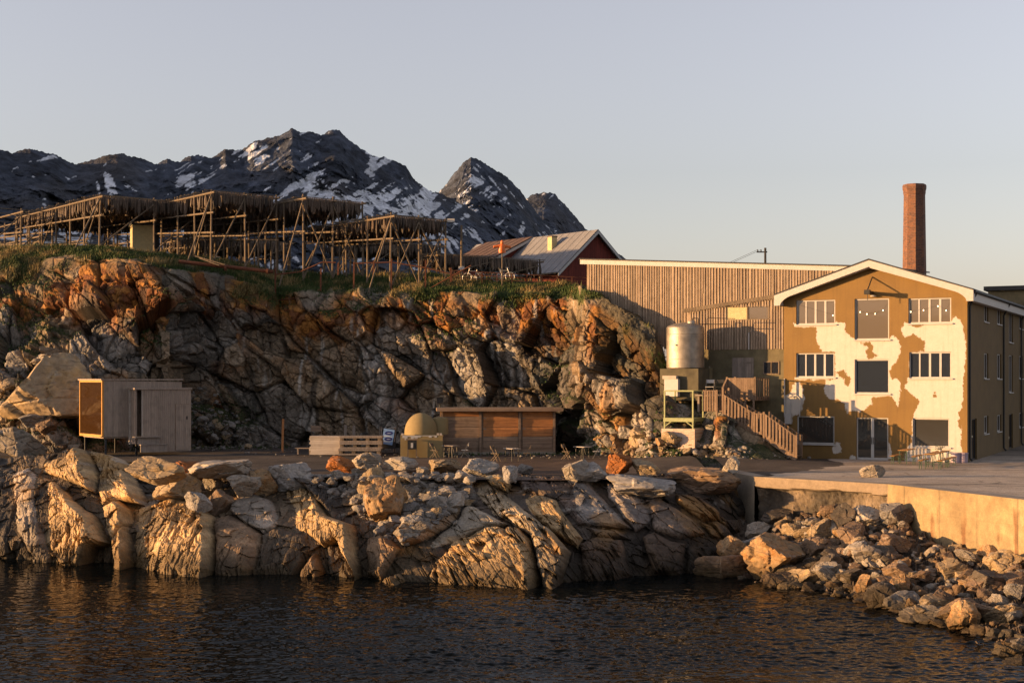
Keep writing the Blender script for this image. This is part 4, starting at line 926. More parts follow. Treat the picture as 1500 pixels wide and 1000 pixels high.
# steel tank on its plinth
tk, p0 = hthing('steel_tank', 1004, 540, -1.9, 'big round stainless steel tank standing on a concrete plinth', 'tank')
rT = (loc(1032, 510, -1.9).x-loc(976, 510, -1.9).x)/2*.93; hT = loc(1004, 478, -1.9).z-p0.z
mb = MB(); mb.lathe([(rT-.06, 0), (rT, .06), (rT, hT-.12), (rT-.02, hT-.05), (rT-.1, hT+.03), (rT*.55, hT+.17), (.25, hT+.24), (.02, hT+.25)], 48); mb.build('shell', M['steel'], tk, smooth=True)
mb = MB()
for z in (.55, hT-.5): mb.lathe([(rT+.004, z), (rT+.014, z+.01), (rT+.014, z+.03), (rT+.004, z+.04)], 48)
mb.build('weld_band', M['steel'], tk)
mb = MB(); mb.lathe([(.26, hT+.1), (.26, hT+.27), (.22, hT+.33), (.02, hT+.35)], 20, (.45, -.2, 0)); mb.build('hatch', M['steel'], tk, smooth=True)
mb = MB(); mb.path([(.35, .3, hT+.1), (.35, .3, hT+.5), (.7, .3, hT+.5), (.7, .3, hT+.1)], .03); mb.path([(.8, .2, hT+.05), (.85, .2, hT+.12), (2.6, .2, hT+.1)], .028); mb.path([(1.3, .2, hT+.1), (1.3, .2, hT+.42), (1.45, .2, hT+.5), (3.0, .4, hT+.42)], .022); mb.path([(-.3, 0, hT+.2), (-.3, 0, hT+.38)], .03); mb.build('pipe', M['iron'], tk)
mb = MB(); mb.lathe([(.045, -.012), (.045, .03)], 8, (0, 0, 0)); 
hole = MB(); a_ = R_(-98); hole.tube((math.cos(a_)*(rT-.02), math.sin(a_)*(rT-.02), hT*.55), (math.cos(a_)*(rT+.05), math.sin(a_)*(rT+.05), hT*.55), .05, .05, 10); hole.build('outlet', M['iron'], tk)
pl, pp_ = hthing('tank_plinth', 1004, 574, -1.9, 'low mossy concrete plinth carrying the steel tank', 'plinth'); mb = MB(); mb.bb(-rT-.1, rT+.05, -rT+.1, rT, -.5, p0.z-pp_.z); mb.build('block', m_plain('mossy_concrete', (.10, .085, .05), .9, 0, .4, 1.5, .3), pl)
mb = MB(); mb.bb(-rT-.16, rT+.11, -rT+.04, rT+.06, p0.z-pp_.z-.003, p0.z-pp_.z+.0); 
# small tanks / drum beside it
dr, pd = hthing('oil_drum', 1037, 556, -.7, 'small dark barrel beside the steel tank plinth', 'barrel'); mb = MB(); mb.lathe([(.28, 0), (.29, .02), (.28, .3), (.29, .32), (.28, .34), (.28, .7), (.25, .72)], 18); mb.build('body', M['olive'], dr); mb = MB(); mb.lathe([(.05, .72), (.05, .82)], 10, (.1, 0, 0)); mb.build('cap', M['steel'], dr)
# white box with loose boards on top
wb, p1 = hthing('storage_box', 990, 572, -3.3, 'white boxed crate with loose boards on top, below the tank', 'box')
x0 = loc(973, 560, -3.3).x-p1.x; x1 = loc(993, 560, -3.3).x-p1.x; h = loc(985, 555, -3.3).z-p1.z
mb = MB(); mb.bb(x0, x1, 0, .95, -.35, h); mb.build('body', M['white'], wb); mb = MB(); mb.bb(x0-.1, x1-.1, -.05, .5, h+.002, h+.2); mb.build('lid', M['whitewood'], wb); mb = MB(); mb.bb(x0+.45, x1+.3, .55, 1.0, h+.002, h+.26); mb.build('board', M['whitewood'], wb)
# pale green frame platform on a brick base
fr, p2 = hthing('platform_frame', 1015, 628, -5.2, 'pale green steel platform frame with rails standing on a brick base', 'platform')
x0 = loc(973.6, 600, -5.2).x-p2.x; x1 = 0.0; dp = 1.76; zt = loc(1015, 573.5, -5.2).z-p2.z; zp = loc(1015, 615, -5.2).z-p2.z
for (x, y) in ((x0, 0), (x1, 0), (x0, dp), (x1, dp)): mb = MB(); mb.bb(x-.04, x+.04, y-.04, y+.04, 0, zt); mb.build('post', M['palegreen'], fr)
for z in (zt,):
    mb = MB(); mb.bb(x0-.05, x1+.05, -.035, .035, z, z+.07); mb.bb(x0-.05, x1+.05, dp-.035, dp+.035, z, z+.07); mb.bb(x1-.035, x1+.035, .035, dp-.035, z, z+.07); mb.bb(x0-.035, x0+.035, .035, dp-.035, z, z+.07); mb.build('rail', M['palegreen'], fr)
mb = MB(); mb.bb(x0-.06, x1+.06, -.06, dp+.06, zp-.11, zp+.11); mb.build('deck', M['palegreen'], fr)
for x, s_ in ((x0, 1), (x1, -1)):
    mb = MB(); mb.bar((x, 0, .12), (x+.42*s_, 0, zp-.1), .05, .05); mb.build('brace', M['palegreen'], fr)
for y, s_ in ((0, 1), (dp, -1)): mb = MB(); mb.bar((x1, y, .12), (x1, y+.42*s_, zp-.1), .05, .05); mb.build('brace', M['palegreen'], fr)
bb_, p3 = hthing('brick_plinth', 1015, 646, -5.25, 'low block of pale bricks under the green platform frame', 'brick plinth')
m, nt, b = nmat('pale_brick'); bt = nt.nodes.new('ShaderNodeTexBrick'); tc = nt.nodes.new('ShaderNodeTexCoord'); mp = nt.nodes.new('ShaderNodeMapping'); mp.inputs['Rotation'].default_value = (R_(90), 0, 0); link(nt, tc.outputs['Object'], mp.inputs[0]); link(nt, mp.outputs[0], bt.inputs['Vector'])
bt.inputs['Scale'].default_value = 1; bt.inputs['Brick Width'].default_value = .3; bt.inputs['Row Height'].default_value = .1; bt.inputs['Mortar Size'].default_value = .012; bt.inputs['Color1'].default_value = (.5, .36, .27, 1); bt.inputs['Color2'].default_value = (.36, .24, .18, 1); bt.inputs['Mortar'].default_value = (.45, .4, .34, 1); link(nt, bt.outputs['Color'], b.inputs['Base Color']); b.inputs['Roughness'].default_value = .9; M['palebrick'] = m
mb = MB(); mb.bb(x0-.15, .15, -.12, dp+.3, -.6, p2.z-p3.z-.003); mb.build('block', M['palebrick'], bb_)
M['stairwood'] = m_wood('brown_weathered_stairs', (.30, .205, .135), (.18, .12, .08), .2, 2)
# ---- wooden stairs in two flights
st = thing('wooden_stairs', HMAT @ Vector((loc(1119, 640, -4.8).x, -4.8, 0)), HROT, 'grey wooden outdoor stairs with picket rails climbing left of the house', 'stairs')
SX = loc(1119, 640, -4.8).x
def L3(px, py, yl): p = loc(px, py, yl); return Vector((p.x-SX, yl+4.8, p.z))
def panel(tl, tr, bl, br, n, nm='railing'):
    mb = MB(); mb.bar(tl, tr, .10, .05); mb.bar(bl, br, .05, .14)
    for k in range(n):
        t = (k+.5)/n; a = bl.lerp(br, t); c = tl.lerp(tr, t); d = (tr-tl); d.z = 0; d.normalize(); nrm = Vector((-d.y, d.x, 0))
        mb.bar(a-Vector((0, 0, .08))-nrm*.05, c-nrm*.05, .11, .03, up=nrm)
    return mb.build(nm, M['stairwood'], st)
def newel(a, b2): mb = MB(); mb.bar(a, b2, .11, .11); mb.build('post', M['stairwood'], st)
for dy in (0.0, 1.05):
    sh = Vector((0, dy, 0)); y = -4.8
    f1 = [L3(1120, 606, y)+sh, L3(1166, 639, y)+sh, L3(1120, 636, y)+sh, L3(1166, 667, y)+sh]; panel(*f1, 9)
    f2 = [L3(1060, 578, y)+sh, L3(1105, 605.6, y)+sh, L3(1060, 604, y)+sh, L3(1104, 634, y)+sh]; panel(*f2, 9)
    if dy == 0: panel(L3(1106, 605.6, y), L3(1118, 605.6, y), L3(1106, 634, y), L3(1118, 634, y), 2)
    newel(L3(1166.5, 670, y)+sh, L3(1166.5, 637, y)+sh); newel(L3(1119, 647, y)+sh, L3(1119, 603, y)+sh); newel(L3(1105, 636, y)+sh, L3(1105, 603, y)+sh); newel(L3(1059, 607, y)+sh, L3(1059, 568, y)+sh)
tr = MB(); sg = MB()
for (a, b2, n) in ((L3(1120, 637, -4.8), L3(1166, 670, -4.8), 9), (L3(1060, 606, -4.8), L3(1104, 637, -4.8), 8)):
    for k in range(n): q = a.lerp(b2, (k+.5)/n); tr.box((q.x, .52, q.z+.02), (.30, .98, .045))
    for dy in (.02, 1.03): sg.bar(a+Vector((0, dy, -.12)), b2+Vector((0, dy, -.12)), .05, .24)
a = L3(1105, 636, -4.8); b2 = L3(1119, 636, -4.8); tr.bb(a.x, b2.x, 0, 1.05, a.z-.03, a.z+.03); tr.build('tread', M['stairwood'], st); sg.build('stringer', M['stairwood'], st)
# lower-left landing and its picket panel
y = -4.8; tl, tr_, bl, br = L3(1031, 572, y), L3(1050, 572, y), L3(1031, 600, y), L3(1050, 600, y); panel(tl, tr_, bl, br, 5); newel(L3(1031, 602, y), L3(1031, 571, y)); newel(L3(1050, 607, y), L3(1050, 571, y))
mb = MB(); mb.bb(tl.x, L3(1060, 600, y).x, 0, 1.6, br.z-.1, br.z-.04); mb.bar(br, br-Vector((0, 0, .5)), .1, .1); mb.build('landing', M['stairwood'], st)
panel(L3(1052, 572, y), L3(1052, 572, y)+Vector((.02, 1.3, 0)), L3(1052, 600, y), L3(1052, 600, y)+Vector((.02, 1.3, 0)), 4)
# upper flight to the door landing
yu = -2.9; c0, c1 = L3(1065, 554, yu), L3(1106, 554, yu); d0, d1 = L3(1065, 583, yu), L3(1106, 583, yu); panel(c0, c1, d0, d1, 15); newel(L3(1065, 586, yu), L3(1065, 552, yu)); newel(L3(1106, 586, yu), L3(1106, 552, yu)); newel(L3(1077, 586, yu), L3(1077, 552, yu))
mb = MB(); mb.bb(d0.x, d1.x, d0.y, 4.8, d0.z-.14, d0.z-.05); mb.bar(L3(1092, 584, yu), L3(1092, 600, yu), .1, .1); mb.bar(L3(1104, 584, yu), L3(1104, 604, yu), .1, .1); mb.build('landing', M['stairwood'], st)
panel(c1, c1+Vector((0, 2.8, 0)), d1, d1+Vector((0, 2.8, 0)), 6)
panel(L3(1058, 569, -3.6), c0, L3(1058, 596, -3.6), d0, 6)
mb = MB(); q0 = L3(1058, 600, -3.6); 
for k in range(6): q = q0.lerp(d0, (k+.5)/6); mb.box((q.x, q.y+.5, q.z-.05), (.28, .95, .045))
mb.build('tread', M['stairwood'], st)

# ------------------------------------------------------------------ folding chair and table kits
def chair_parts(t, mat_seat, mat_leg, w=.42):
    s = MB(); s.box((0, 0, .45), (w, .40, .035)); s.build('seat', mat_seat, t)
    b_ = MB(); R = Matrix.Rotation(R_(-10), 3, 'X'); b_.box((0, .235, .78), (w, .025, .20), R); b_.build('backrest', mat_seat, t)
    for x in (-w/2+.01, w/2-.01):
        l = MB(); l.bar((x, -.22, 0), (x, .255, .90), .028, .028); l.build('leg', mat_leg, t); l = MB(); l.bar((x*.88, .25, 0), (x*.88, -.17, .44), .028, .028); l.build('leg', mat_leg, t)
def table_parts(t, L, W, h, mat, mleg):
    a = MB(); n = 5
    for k in range(n): a.bb(-L/2, L/2, -W/2+W*k/n+.004, -W/2+W*(k+1)/n-.004, h-.03, h)
    a.build('tabletop', mat, t)
    for x in (-L/2+.18, L/2-.18):
        for y in (-W/2+.08, W/2-.08): l = MB(); l.bar((x+(-.05 if x < 0 else .05), y, 0), (x, y, h-.03), .035, .035); l.build('leg', mleg, t)
        l = MB(); l.bar((x, -W/2+.08, .28), (x, W/2-.08, .28), .03, .03); l.bar((x, -W/2+.08, h-.05), (x, W/2-.08, h-.05), .03, .03); l.bar((x, 0, .28), (x*.45, 0, h-.04), .025, .025); l.build('stretcher', mleg, t)
q = loc(1040, 575, -2.2); 
for px, lab in ((1040, 'white folding chair on the landing beside the tank plinth, left one'), (1054, 'dark folding chair on the landing by the stairs, right one')):
    q = loc(px, 577.5, -2.6); t = thing('folding_chair', HMAT @ q, HROT+R_(12), lab, 'chair', 'folding chairs by the tank'); chair_parts(t, M['white'] if px < 1050 else M['iron'], M['steel'] if px < 1050 else M['iron'], .5)
    if px < 1050: LDG = q
pf = thing('timber_deck', HMAT @ (LDG+Vector((.35, 0, 0))), HROT, 'small timber deck carrying the two folding chairs', 'deck'); mb = MB()
for k in range(8): mb.bb(-1.1, .9, -.55+k*.16, -.41+k*.16, -.09, -.002)
mb.build('boards', M['greywood'], pf); mb = MB(); mb.bb(-1.0, -.88, -.4, .6, -1.4, -.1); mb.bb(.7, .82, -.4, .6, -1.4, -.1); mb.build('support', M['greywood'], pf)

# three small table sets on the road in front of the hut
SETS = [((660, 666), -40, 'by the left end of the brown hut'), ((750, 671), -55, 'in front of the middle of the brown hut'), ((853, 668), -50, 'right of the brown hut')]
for (px, py), rz, where in SETS:
    g = Pz(px, py+4, GZ); t = thing('bistro_table', g, R_(rz), 'small folding table on dark legs '+where, 'table', 'bistro tables on the road'); table_parts(t, .95, .62, .74, M['whitewood'] if px > 700 else M['greywood'], M['iron'])
    for k, (dx, dy, r, mt, nm) in enumerate(((-.95, -.1, 80, M['pole'], 'brown'), (.85, .25, -75, M['white'] if px != 750 else M['pole'], 'white' if px != 750 else 'brown'))):
        c = thing('folding_chair', g+Vector((dx, dy, 0)), R_(r+rz*.3), '%s folding chair %s of the table %s' % (nm, 'left' if k == 0 else 'right', where), 'chair', 'folding chairs at the bistro tables'); chair_parts(c, mt, M['pole'] if nm == 'brown' else M['steel'])
# beer tables and benches in front of the house
def beer(name, px, py, L, W, h, rz, label, cat, group):
    t = thing(name, Pz(px, py, GZ+.03), HROT+R_(rz), label, cat, group); table_parts(t, L, W, h, M['bench'], M['green_metal']); return t
IN = Vector((math.sin(R_(27)), math.cos(R_(27)), 0))
def beer_row(name, px, py, L, W, h, off, label, cat, group):
    t = beer(name, px, py, L, W, h, 90, label, cat, group); t.location = t.location+IN*(L/2+off); return t
TG, BG = 'trestle tables in front of the house', 'pine benches in front of the house'
beer_row('trestle_table', 1322, 679.6, 2.1, .55, .78, 0, 'pine trestle table on green legs nearest the glass door', 'table', TG)
beer_row('trestle_table', 1361, 687.2, 2.2, .6, .80, 0, 'nearest pine trestle table, in line in front of another one', 'table', TG)
beer_row('trestle_table', 1361, 687.2, 2.2, .6, .80, 2.35, 'pine trestle table with small plants, behind the nearest one', 'table', TG)
for px, py, off, lab in ((1306.5, 679.6, 0, 'leftmost pine bench, next to the glass door'), (1338, 680.6, 0, 'pine bench between the left table and the long row'), (1347.5, 687, 0, 'pine bench along the left side of the nearest table'), (1376, 687.6, 0, 'nearest pine bench, on the right side of the nearest table'), (1376, 687.6, 2.35, 'pine bench at the house corner by the lilac tubs, behind another bench')):
    beer_row('bench', px, py, 2.15, .27, .47, off, lab, 'bench', BG)
wb2 = thing('white_bench', Pz(1218, 671.2, GZ+.03), HROT, 'pale wooden bench against the house wall under the left window', 'bench'); mb = MB(); mb.bb(-.36, .36, -.16, .16, .62, .67); mb.build('seat', M['whitewood'], wb2)
for x in (-.32, .32): mb = MB(); mb.bb(x-.03, x+.03, -.14, .14, 0, .618); mb.build('leg', M['whitewood'], wb2)
M['lilac'] = m_plain('lilac_plastic', (.42, .33, .40), .5, 0, .1, 4, 0)
for px, lab in ((1400, 'lilac plastic tub by the house corner, left one'), (1411, 'lilac plastic tub at the house corner below the downpipe')):
    t = thing('plastic_tub', Pz(px, 677.5, GZ+.03), 0, lab, 'tub', 'lilac tubs at the corner'); mb = MB(); mb.lathe([(.2, 0), (.24, .02), (.27, .55), (.25, .56), (.22, .1), (.02, .08)], 16); mb.build('body', M['lilac'], t); mb = MB(); mb.lathe([(.272, .53), (.29, .535), (.29, .565), (.272, .57)], 16); mb.build('rim', M['lilac'], t)
M['leaf'] = m_plain('house_plant', (.05, .075, .025), .7, 0, .3, 8, 0, .4)
hp = thing('potted_plant', Pz(1361, 687.2, GZ+.03)+IN*3.1+Vector((0, 0, .802)), 0, 'small plants in a low pot on the long trestle table', 'plant'); mb = MB(); mb.lathe([(.07, .004), (.09, .10), (.07, .1)], 10); mb.build('pot', M['white'], hp); mb = MB()
for k in range(60):
    a = random.uniform(0, 6.28); r = random.uniform(0, .18); z = random.uniform(.1, .3); d = Vector((random.gauss(0, 1), random.gauss(0, 1), random.gauss(.4, 1))).normalized()*.07; c = Vector((r*math.cos(a)*1.6, r*math.sin(a), z)); s2 = d.cross(Vector((0, 0, 1)))*.5; mb.add([c-d, c+s2, c+d, c-s2], [(0, 1, 2, 3)])
mb.build('leaves', M['leaf'], hp)

# ------------------------------------------------------------------ sauna cabin on the left
CY = 88.5; corner = P(152, 660, CY); corner.z = GZ+.15; CR = R_(37)
cb = thing('sauna_cabin', corner, CR, 'grey timber cabin with one tall tinted glass end, standing on stilts', 'cabin')
def cabx(px):                                            # along the front, in metres, for a photo column
    a = (px-750)/F; ca, sa = math.cos(CR), math.sin(CR); return (a*corner.y-corner.x)/(ca-a*sa)
W1 = cabx(267.5); D1 = 3.9; zt = CAMH-(556-HZ)/F*CY-corner.z; zb = CAMH-(640-HZ)/F*CY-corner.z; zr = zt-.42
def boards(mb, x0, x1, y0, y1, z0, z1f, w, ax='x', seed=1):
    rg = random.Random(seed); x = x0
    while x < x1-.01:
        e = min(x+w*rg.uniform(.85, 1.15), x1); zt_ = z1f((x+e)/2) if callable(z1f) else z1f; j = rg.random()*.006
        if ax == 'x': mb.bb(x+.003, e-.003, y0-j, y1, z0, zt_)
        else: mb.bb(y0-j, y1, x+.003, e-.003, z0, zt_)
        x = e
xa = cabx(188); xb = cabx(200)
M['sauna'] = m_wood('greyed_larch', (.47, .37, .29), (.32, .25, .20), .10, 2, 20)
mb = MB(); top = lambda x: zt-.05-.10*x/W1
boards(mb, 0, W1-.05, 0, .12, zb, top, .13); boards(mb, .12, D1-.12, W1-.17, W1-.05, zb, zt-.15, .13, 'y'); mb.build('wall', M['sauna'], cb)
mb = MB(); mb.bb(.02, W1-.18, D1-.12, D1, zb, zt-.15); mb.bb(.1, W1-.2, .13, D1-.13, zb-.1, zb); mb.build('back_wall', M['sauna'], cb)
mb = MB(); f0 = zb-.02
mb.bb(-.12, 0, -.02, .09, f0, zt-.0); mb.bb(-.12, 0, D1-.1, D1, f0, zt); mb.bb(-.12, 0, .09, D1-.1, zt-.16, zt); mb.bb(-.12, 0, .09, D1-.1, f0, f0+.16); g = mb.build('glass_frame', m_wood('honey_frame', (.62, .33, .10), (.5, .26, .08), .05, 2), cb)
mb = MB(); mb.bb(-.07, -.05, .09, D1-.1, f0+.16, zt-.16); mb.build('pane', M['amber'], g)
mb = MB(); mb.bb(-.2, W1+.0, -.06, D1+.06, zt-.035, zt+.05); mb.build('roof', M['sauna'], cb)
# projecting changing room
zs = zt-.62; mb = MB(); boards(mb, xb, W1+.05, -1.0, -.9, .02, zs, .13, 'x', 3); boards(mb, -.9, -.14, xa+.1, xa+.2, .55, zs, .13, 'y', 4); boards(mb, -1.0, -.02, W1+.05, W1+.13, .02, zs, .13, 'y', 5); mb.build('porch_wall', M['sauna'], cb)
mb = MB(); mb.bb(xb-.05, xb, -1.0, -.9, .5, zs); mb.bb(xa, xb-.052, -.2, -.03, .5, zs); mb.build('porch_corner', M['whitewood'], cb)
mb = MB(); mb.bb(xa-.03, W1+.18, -1.07, -.02, zs, zs+.11); mb.build('porch_roof', M['sauna'], cb)
mb = MB(); xd = cabx(248); boards(mb, xd, W1-.05, -1.03, -1.005, .1, zs-.95, .13, 'x', 6); o = mb.build('door', M['sauna'], cb); mb = MB(); mb.bb(W1-.2, W1-.14, -1.08, -1.035, zs-1.9, zs-1.7); mb.build('handle', M['iron'], o); mb = MB(); mb.bb(xd-.03, xd-.004, -1.04, -1.005, .1, zs-.92); mb.bb(xd-.004, W1-.05, -1.04, -1.005, zs-.945, zs-.92); mb.build('door_frame', M['brownold'], o)
mb = MB(); mb.bb(cabx(187)-.1, cabx(222), -1.5, -1.02, .95, 1.02); mb.bb(cabx(190), cabx(229), -1.8, -1.35, .48, .55); mb.bb(cabx(190), cabx(228), -1.75, -1.7, .05, .48); mb.bb(cabx(190), cabx(221), -1.32, -1.25, .55, .95); mb.build('step', M['greywood'], cb)
for x, y in ((.2, .2), (2.2, .2), (.2, D1-.2), (2.2, D1-.2)): mb = MB(); mb.bb(x-.05, x+.05, y-.05, y+.05, -.6, zb-.1); mb.build('stilt', M['dark'], cb)  # dark colour stands in for the shade under the cabin

# ------------------------------------------------------------------ brown slab-fronted hut
hp0 = Pz(729, 664, GZ); hut = thing('brown_hut', hp0, R_(4), 'long low brown wooden hut with three bays of horizontal panels', 'hut')
s_ = hp0.y/F; X0, X1 = -83*s_, 84*s_; Hh = 63*s_; mb = MB(); mb.bb(X0-.04, X1+.04, .0, .35, -.2, .10); mb.build('footing', M['concrete'], hut)
cols = [(0, .315), (.355, .66), (.70, .965)]; rows_ = [(.13, .40, M['brownold']), (.41, .63, None), (.64, .88, None), (.89, 1.0, None)]
for i, (a, b2) in enumerate(cols):
    for j, (c, d, mt) in enumerate(rows_):
        mt = mt or (M['brownwood'] if (i > 0 or j == 3) else M['brownold']); p = MB(); n = 3
        zz0, zz1 = Hh*c*.97, Hh*d*.97
        for k in range(n): p.bb(X0+.12+(X1-X0)*a, X0+.12+(X1-X0)*b2, .02+.01*(k % 2), .08, zz0+(zz1-zz0)*k/n+.004, zz0+(zz1-zz0)*(k+1)/n-.002)
        o = p.build('wall_panel', mt, hut)
        if j in (1, 2): hh = MB(); hh.bb(X0+.12+(X1-X0)*a, X0+.3+(X1-X0)*a, -.0, .018, zz1-.12, zz1-.06); hh.build('hinge', M['steel'], o)
for t in (-.0, .335, .68, .985): mb = MB(); x = X0+(X1-X0)*t; mb.bb(x, x+.14, -.06, .1, .1, Hh*.975); mb.build('post', M['brownold'], hut)
mb = MB(); mb.bb(X0-.05, X1+.06, .085, .25, .1, Hh*.97); mb.bb(X0, X0+.1, .25, 2.6, .1, Hh*.97); mb.bb(X1-.05, X1+.05, .25, 2.6, .1, Hh*.97); mb.bb(X0, X1, 2.6, 2.7, .1, Hh*.97); mb.build('back_wall', M['brownold'], hut)
mb = MB(); mb.box(((X0+X1)/2+.1, 1.2, Hh+.06), (X1-X0+.75, 3.6, .2)); mb.build('roof', M['brownold'], hut)
# lantern on a post at its left end
lt = thing('lamp_post', Pz(645, 663, GZ)+Vector((-.05, .6, 0)), 0, 'dark lantern on a post at the left end of the brown hut', 'lamp'); zl = 82*s_; mb = MB(); mb.tube((0, 0, 0), (0, 0, zl-.45), .05); mb.build('post', M['iron'], lt)
mb = MB(); mb.bb(-.25, .25, -.2, .2, zl-.45, zl-.38); mb.bb(-.28, .28, -.22, .22, zl-.02, zl+.04); mb.build('frame', M['iron'], lt); mb = MB(); mb.bb(-.2, .2, -.16, .16, zl-.38, zl-.02); mb.build('lantern_glass', M['glass'], lt)
# dome oven
dg = Pz(617.5, 668, GZ); s_ = dg.y/F; dm = thing('dome_tank', dg, R_(3), 'ochre painted dome rising from a square block with flaking white edge', 'dome')
bw = 62*s_; bh = 30.5*s_; mb = MB(); mb.bb(-bw/2, bw/2, 0, 2.6, -.1, bh-.0); mb.build('block', M['ochre_plain'], dm)
pr = 24.5*s_; prof = [(pr, bh), (pr, bh+.25)]+[(pr*math.cos(t), bh+.25+(58-24.5*0)*0+ (30*s_)*math.sin(t)*.93) for t in [k*math.pi/2/10 for k in range(1, 10)]]+[(.01, bh+.25+30*s_*.93)]
mb = MB(); mb.lathe([(pr, bh), (pr*1.0, bh+.12)]+[(pr*math.cos(t), bh+.12+(29.5*s_)*math.sin(t)) for t in [k*math.pi/2/12 for k in range(1, 12)]]+[(.01, bh+.12+29.5*s_)], 40, (-.05, 1.3, 0)); mb.build('dome', M['ochre_plain'], dm, smooth=True)
mb = MB(); mb.lathe([(.5*pr, bh), (.5*pr, bh+.9), (.42*pr, bh+1.05), (.01, bh+1.12)], 20, (1.15, 1.7, 0)); mb.build('side_dome', M['ochre_plain'], dm, smooth=True)
rg = random.Random(9); mb = MB(); x = -bw/2+.12
while x < bw/2-.4:
    w_ = rg.uniform(.08, .22); hh = rg.uniform(.05, .32) if (x < -.3 or rg.random() < .35) else .04; mb.bb(x, x+w_, -.012, -.003, bh-hh, bh-.002); x += w_
mb.build('flaking_paint', M['white'], dm)
mb = MB()
for x in (-bw/2+.12, bw/2-.3, bw/2-.12): mb = MB(); mb.bb(x-.07, x+.07, .1, .24, bh+.002, bh+.13); mb.build('edge_block', M['whitewood'], dm)
fb_ = thing('wood_stove', dg+Vector((-.55, -.38, 0)), R_(3), 'dark little stove cabinet on wooden legs in front of the dome block', 'stove'); mb = MB(); mb.bb(-.28, .28, -.2, .2, .45, 1.02); mb.build('body', M['iron'], fb_); mb = MB(); mb.bb(-.32, .32, -.24, .24, 1.022, 1.08); mb.build('top', M['brownold'], fb_)
mb = MB(); mb.bb(-.08, .06, -.225, -.202, .55, .85); mb.build('bottle', M['white'], fb_)
for x in (-.26, .26): mb = MB(); mb.bb(x-.035, x+.035, -.2, .2, 0, .448); mb.build('leg', M['pole'], fb_)
# information board
sg0 = Pz(566, 664, GZ)
M['signblue'] = m_plain('pale_blue_print', (.26, .45, .80), .45, 0, .12, 1.2, 0); M['navy'] = m_plain('navy_print', (.015, .03, .22), .45, 0, .05, 5, 0); M['signpale'] = m_plain('ice_blue_print', (.62, .74, .9), .45, 0, .05, 5, 0)
sb = thing('notice_board', sg0, R_(2), 'leaning pale blue board with two dark blue ovals in a black frame', 'sign'); s_ = sg0.y/F
TILT = Matrix.Rotation(R_(9), 3, 'Y'); cen = Vector((.03*0+ (568.5-566)*s_, 0, (664-639.5)*s_))
mb = MB(); mb.box(cen, (16*s_, .04, 22.5*s_), TILT); pb = mb.build('panel', M['signblue'], sb)
def oval(c, a, b2, y, mat, nm):
    q = MB(); n = 28; q.prism([(c.x+a*math.cos(2*math.pi*k/n), c.z+b2*math.sin(2*math.pi*k/n)) for k in range(n)], y-.006, y); return q.build(nm, mat, pb)
for dz, dx in ((5.5, .3), (-3.2, .9)):
    c = cen+TILT @ Vector((dx*s_, 0, dz*s_)); oval(c, 5.8*s_, 2.9*s_, -.024, M['navy'], 'oval_emblem')
    q = MB(); q.prism([(c.x-3.6*s_, c.z-.25*s_), (c.x-.8*s_, c.z+.45*s_), (c.x+3.8*s_, c.z+.2*s_), (c.x+1.0*s_, c.z-.5*s_)], -.036, -.031); q.build('fish_mark', M['signpale'], pb)
q = MB()
for k, (dz, x0, x1) in enumerate(((1.2, -6, 2), (.2, -6.5, 6), (-7.2, -6, 5), (-8.6, -5.5, 3.5))):
    a = cen+TILT @ Vector((x0*s_, 0, dz*s_)); b2 = cen+TILT @ Vector((x1*s_, 0, (dz+.5)*s_)); q.bar((a.x, -.024, a.z), (b2.x, -.024, b2.z), .008, .045)
q.build('print_line', M['signpale'], pb)
for x in (-.5, .55): mb = MB(); mb.bar((x*.9, .12, 0), (x+.12, .05, 1.72), .06, .06); mb.build('leg', M['black'], sb)
mb = MB(); mb.bb(-.55, .6, .03, .08, .3, .75); mb.bb(-.8, .8, -.1, .35, 0, .08); mb.build('base', M['black'], sb)
mb = MB(); mb.box(cen+Vector((.02, .045, 0)), (17.5*s_, .045, 23.5*s_), TILT); mb.build('frame', M['black'], sb)
# board stack, pallets, posts
g = Pz(479, 666, GZ); s_ = g.y/F; t = thing('board_stack', g, R_(-3), 'stack of pale new boards beside the grey pallets', 'boards'); mb = MB(); rg = random.Random(3)
for k in range(9): mb.bb(-24*s_+rg.uniform(-.08, .05), 21*s_+rg.uniform(-.1, .25), -.1-rg.random()*.05, .8, k*.13+.02, k*.13+.142)
mb.build('boards', M['whitewood'], t)
for k in range(3):
    t = thing('pallet', Pz(528, 666, GZ)+Vector((rg.uniform(-.1, .1), .1, .004+k*.40)), R_(rg.uniform(-3, 3)), ['grey wooden pallet at the bottom of the pallet stack', 'grey wooden pallet in the middle of the pallet stack', 'grey wooden pallet on top of the pallet stack'][k], 'pallet', 'stacked pallets')
    mb = MB(); mb.bb(-1.35, 1.3, -.5, .6, .26, .39); mb.build('top_boards', M['greywood'], t); mb = MB()
    for x in (-1.2, -.4, .4, 1.15): mb.bb(x-.11, x+.11, -.45, .55, .10, .258)
    mb.build('block', M['pole'], t); mb = MB(); mb.bb(-1.35, 1.3, -.48, .58, 0, .098); mb.build('bottom_boards', M['greywood'], t)
t = thing('wooden_chair', Pz(462, 661, GZ)+Vector((0, .9, 0)), R_(170), 'old dark wooden high-backed chair behind the board stack', 'chair'); chair_parts(t, M['brownold'], M['brownold'], .55); 
for o in t.children: o.scale = (1.25, 1.25, 1.9)
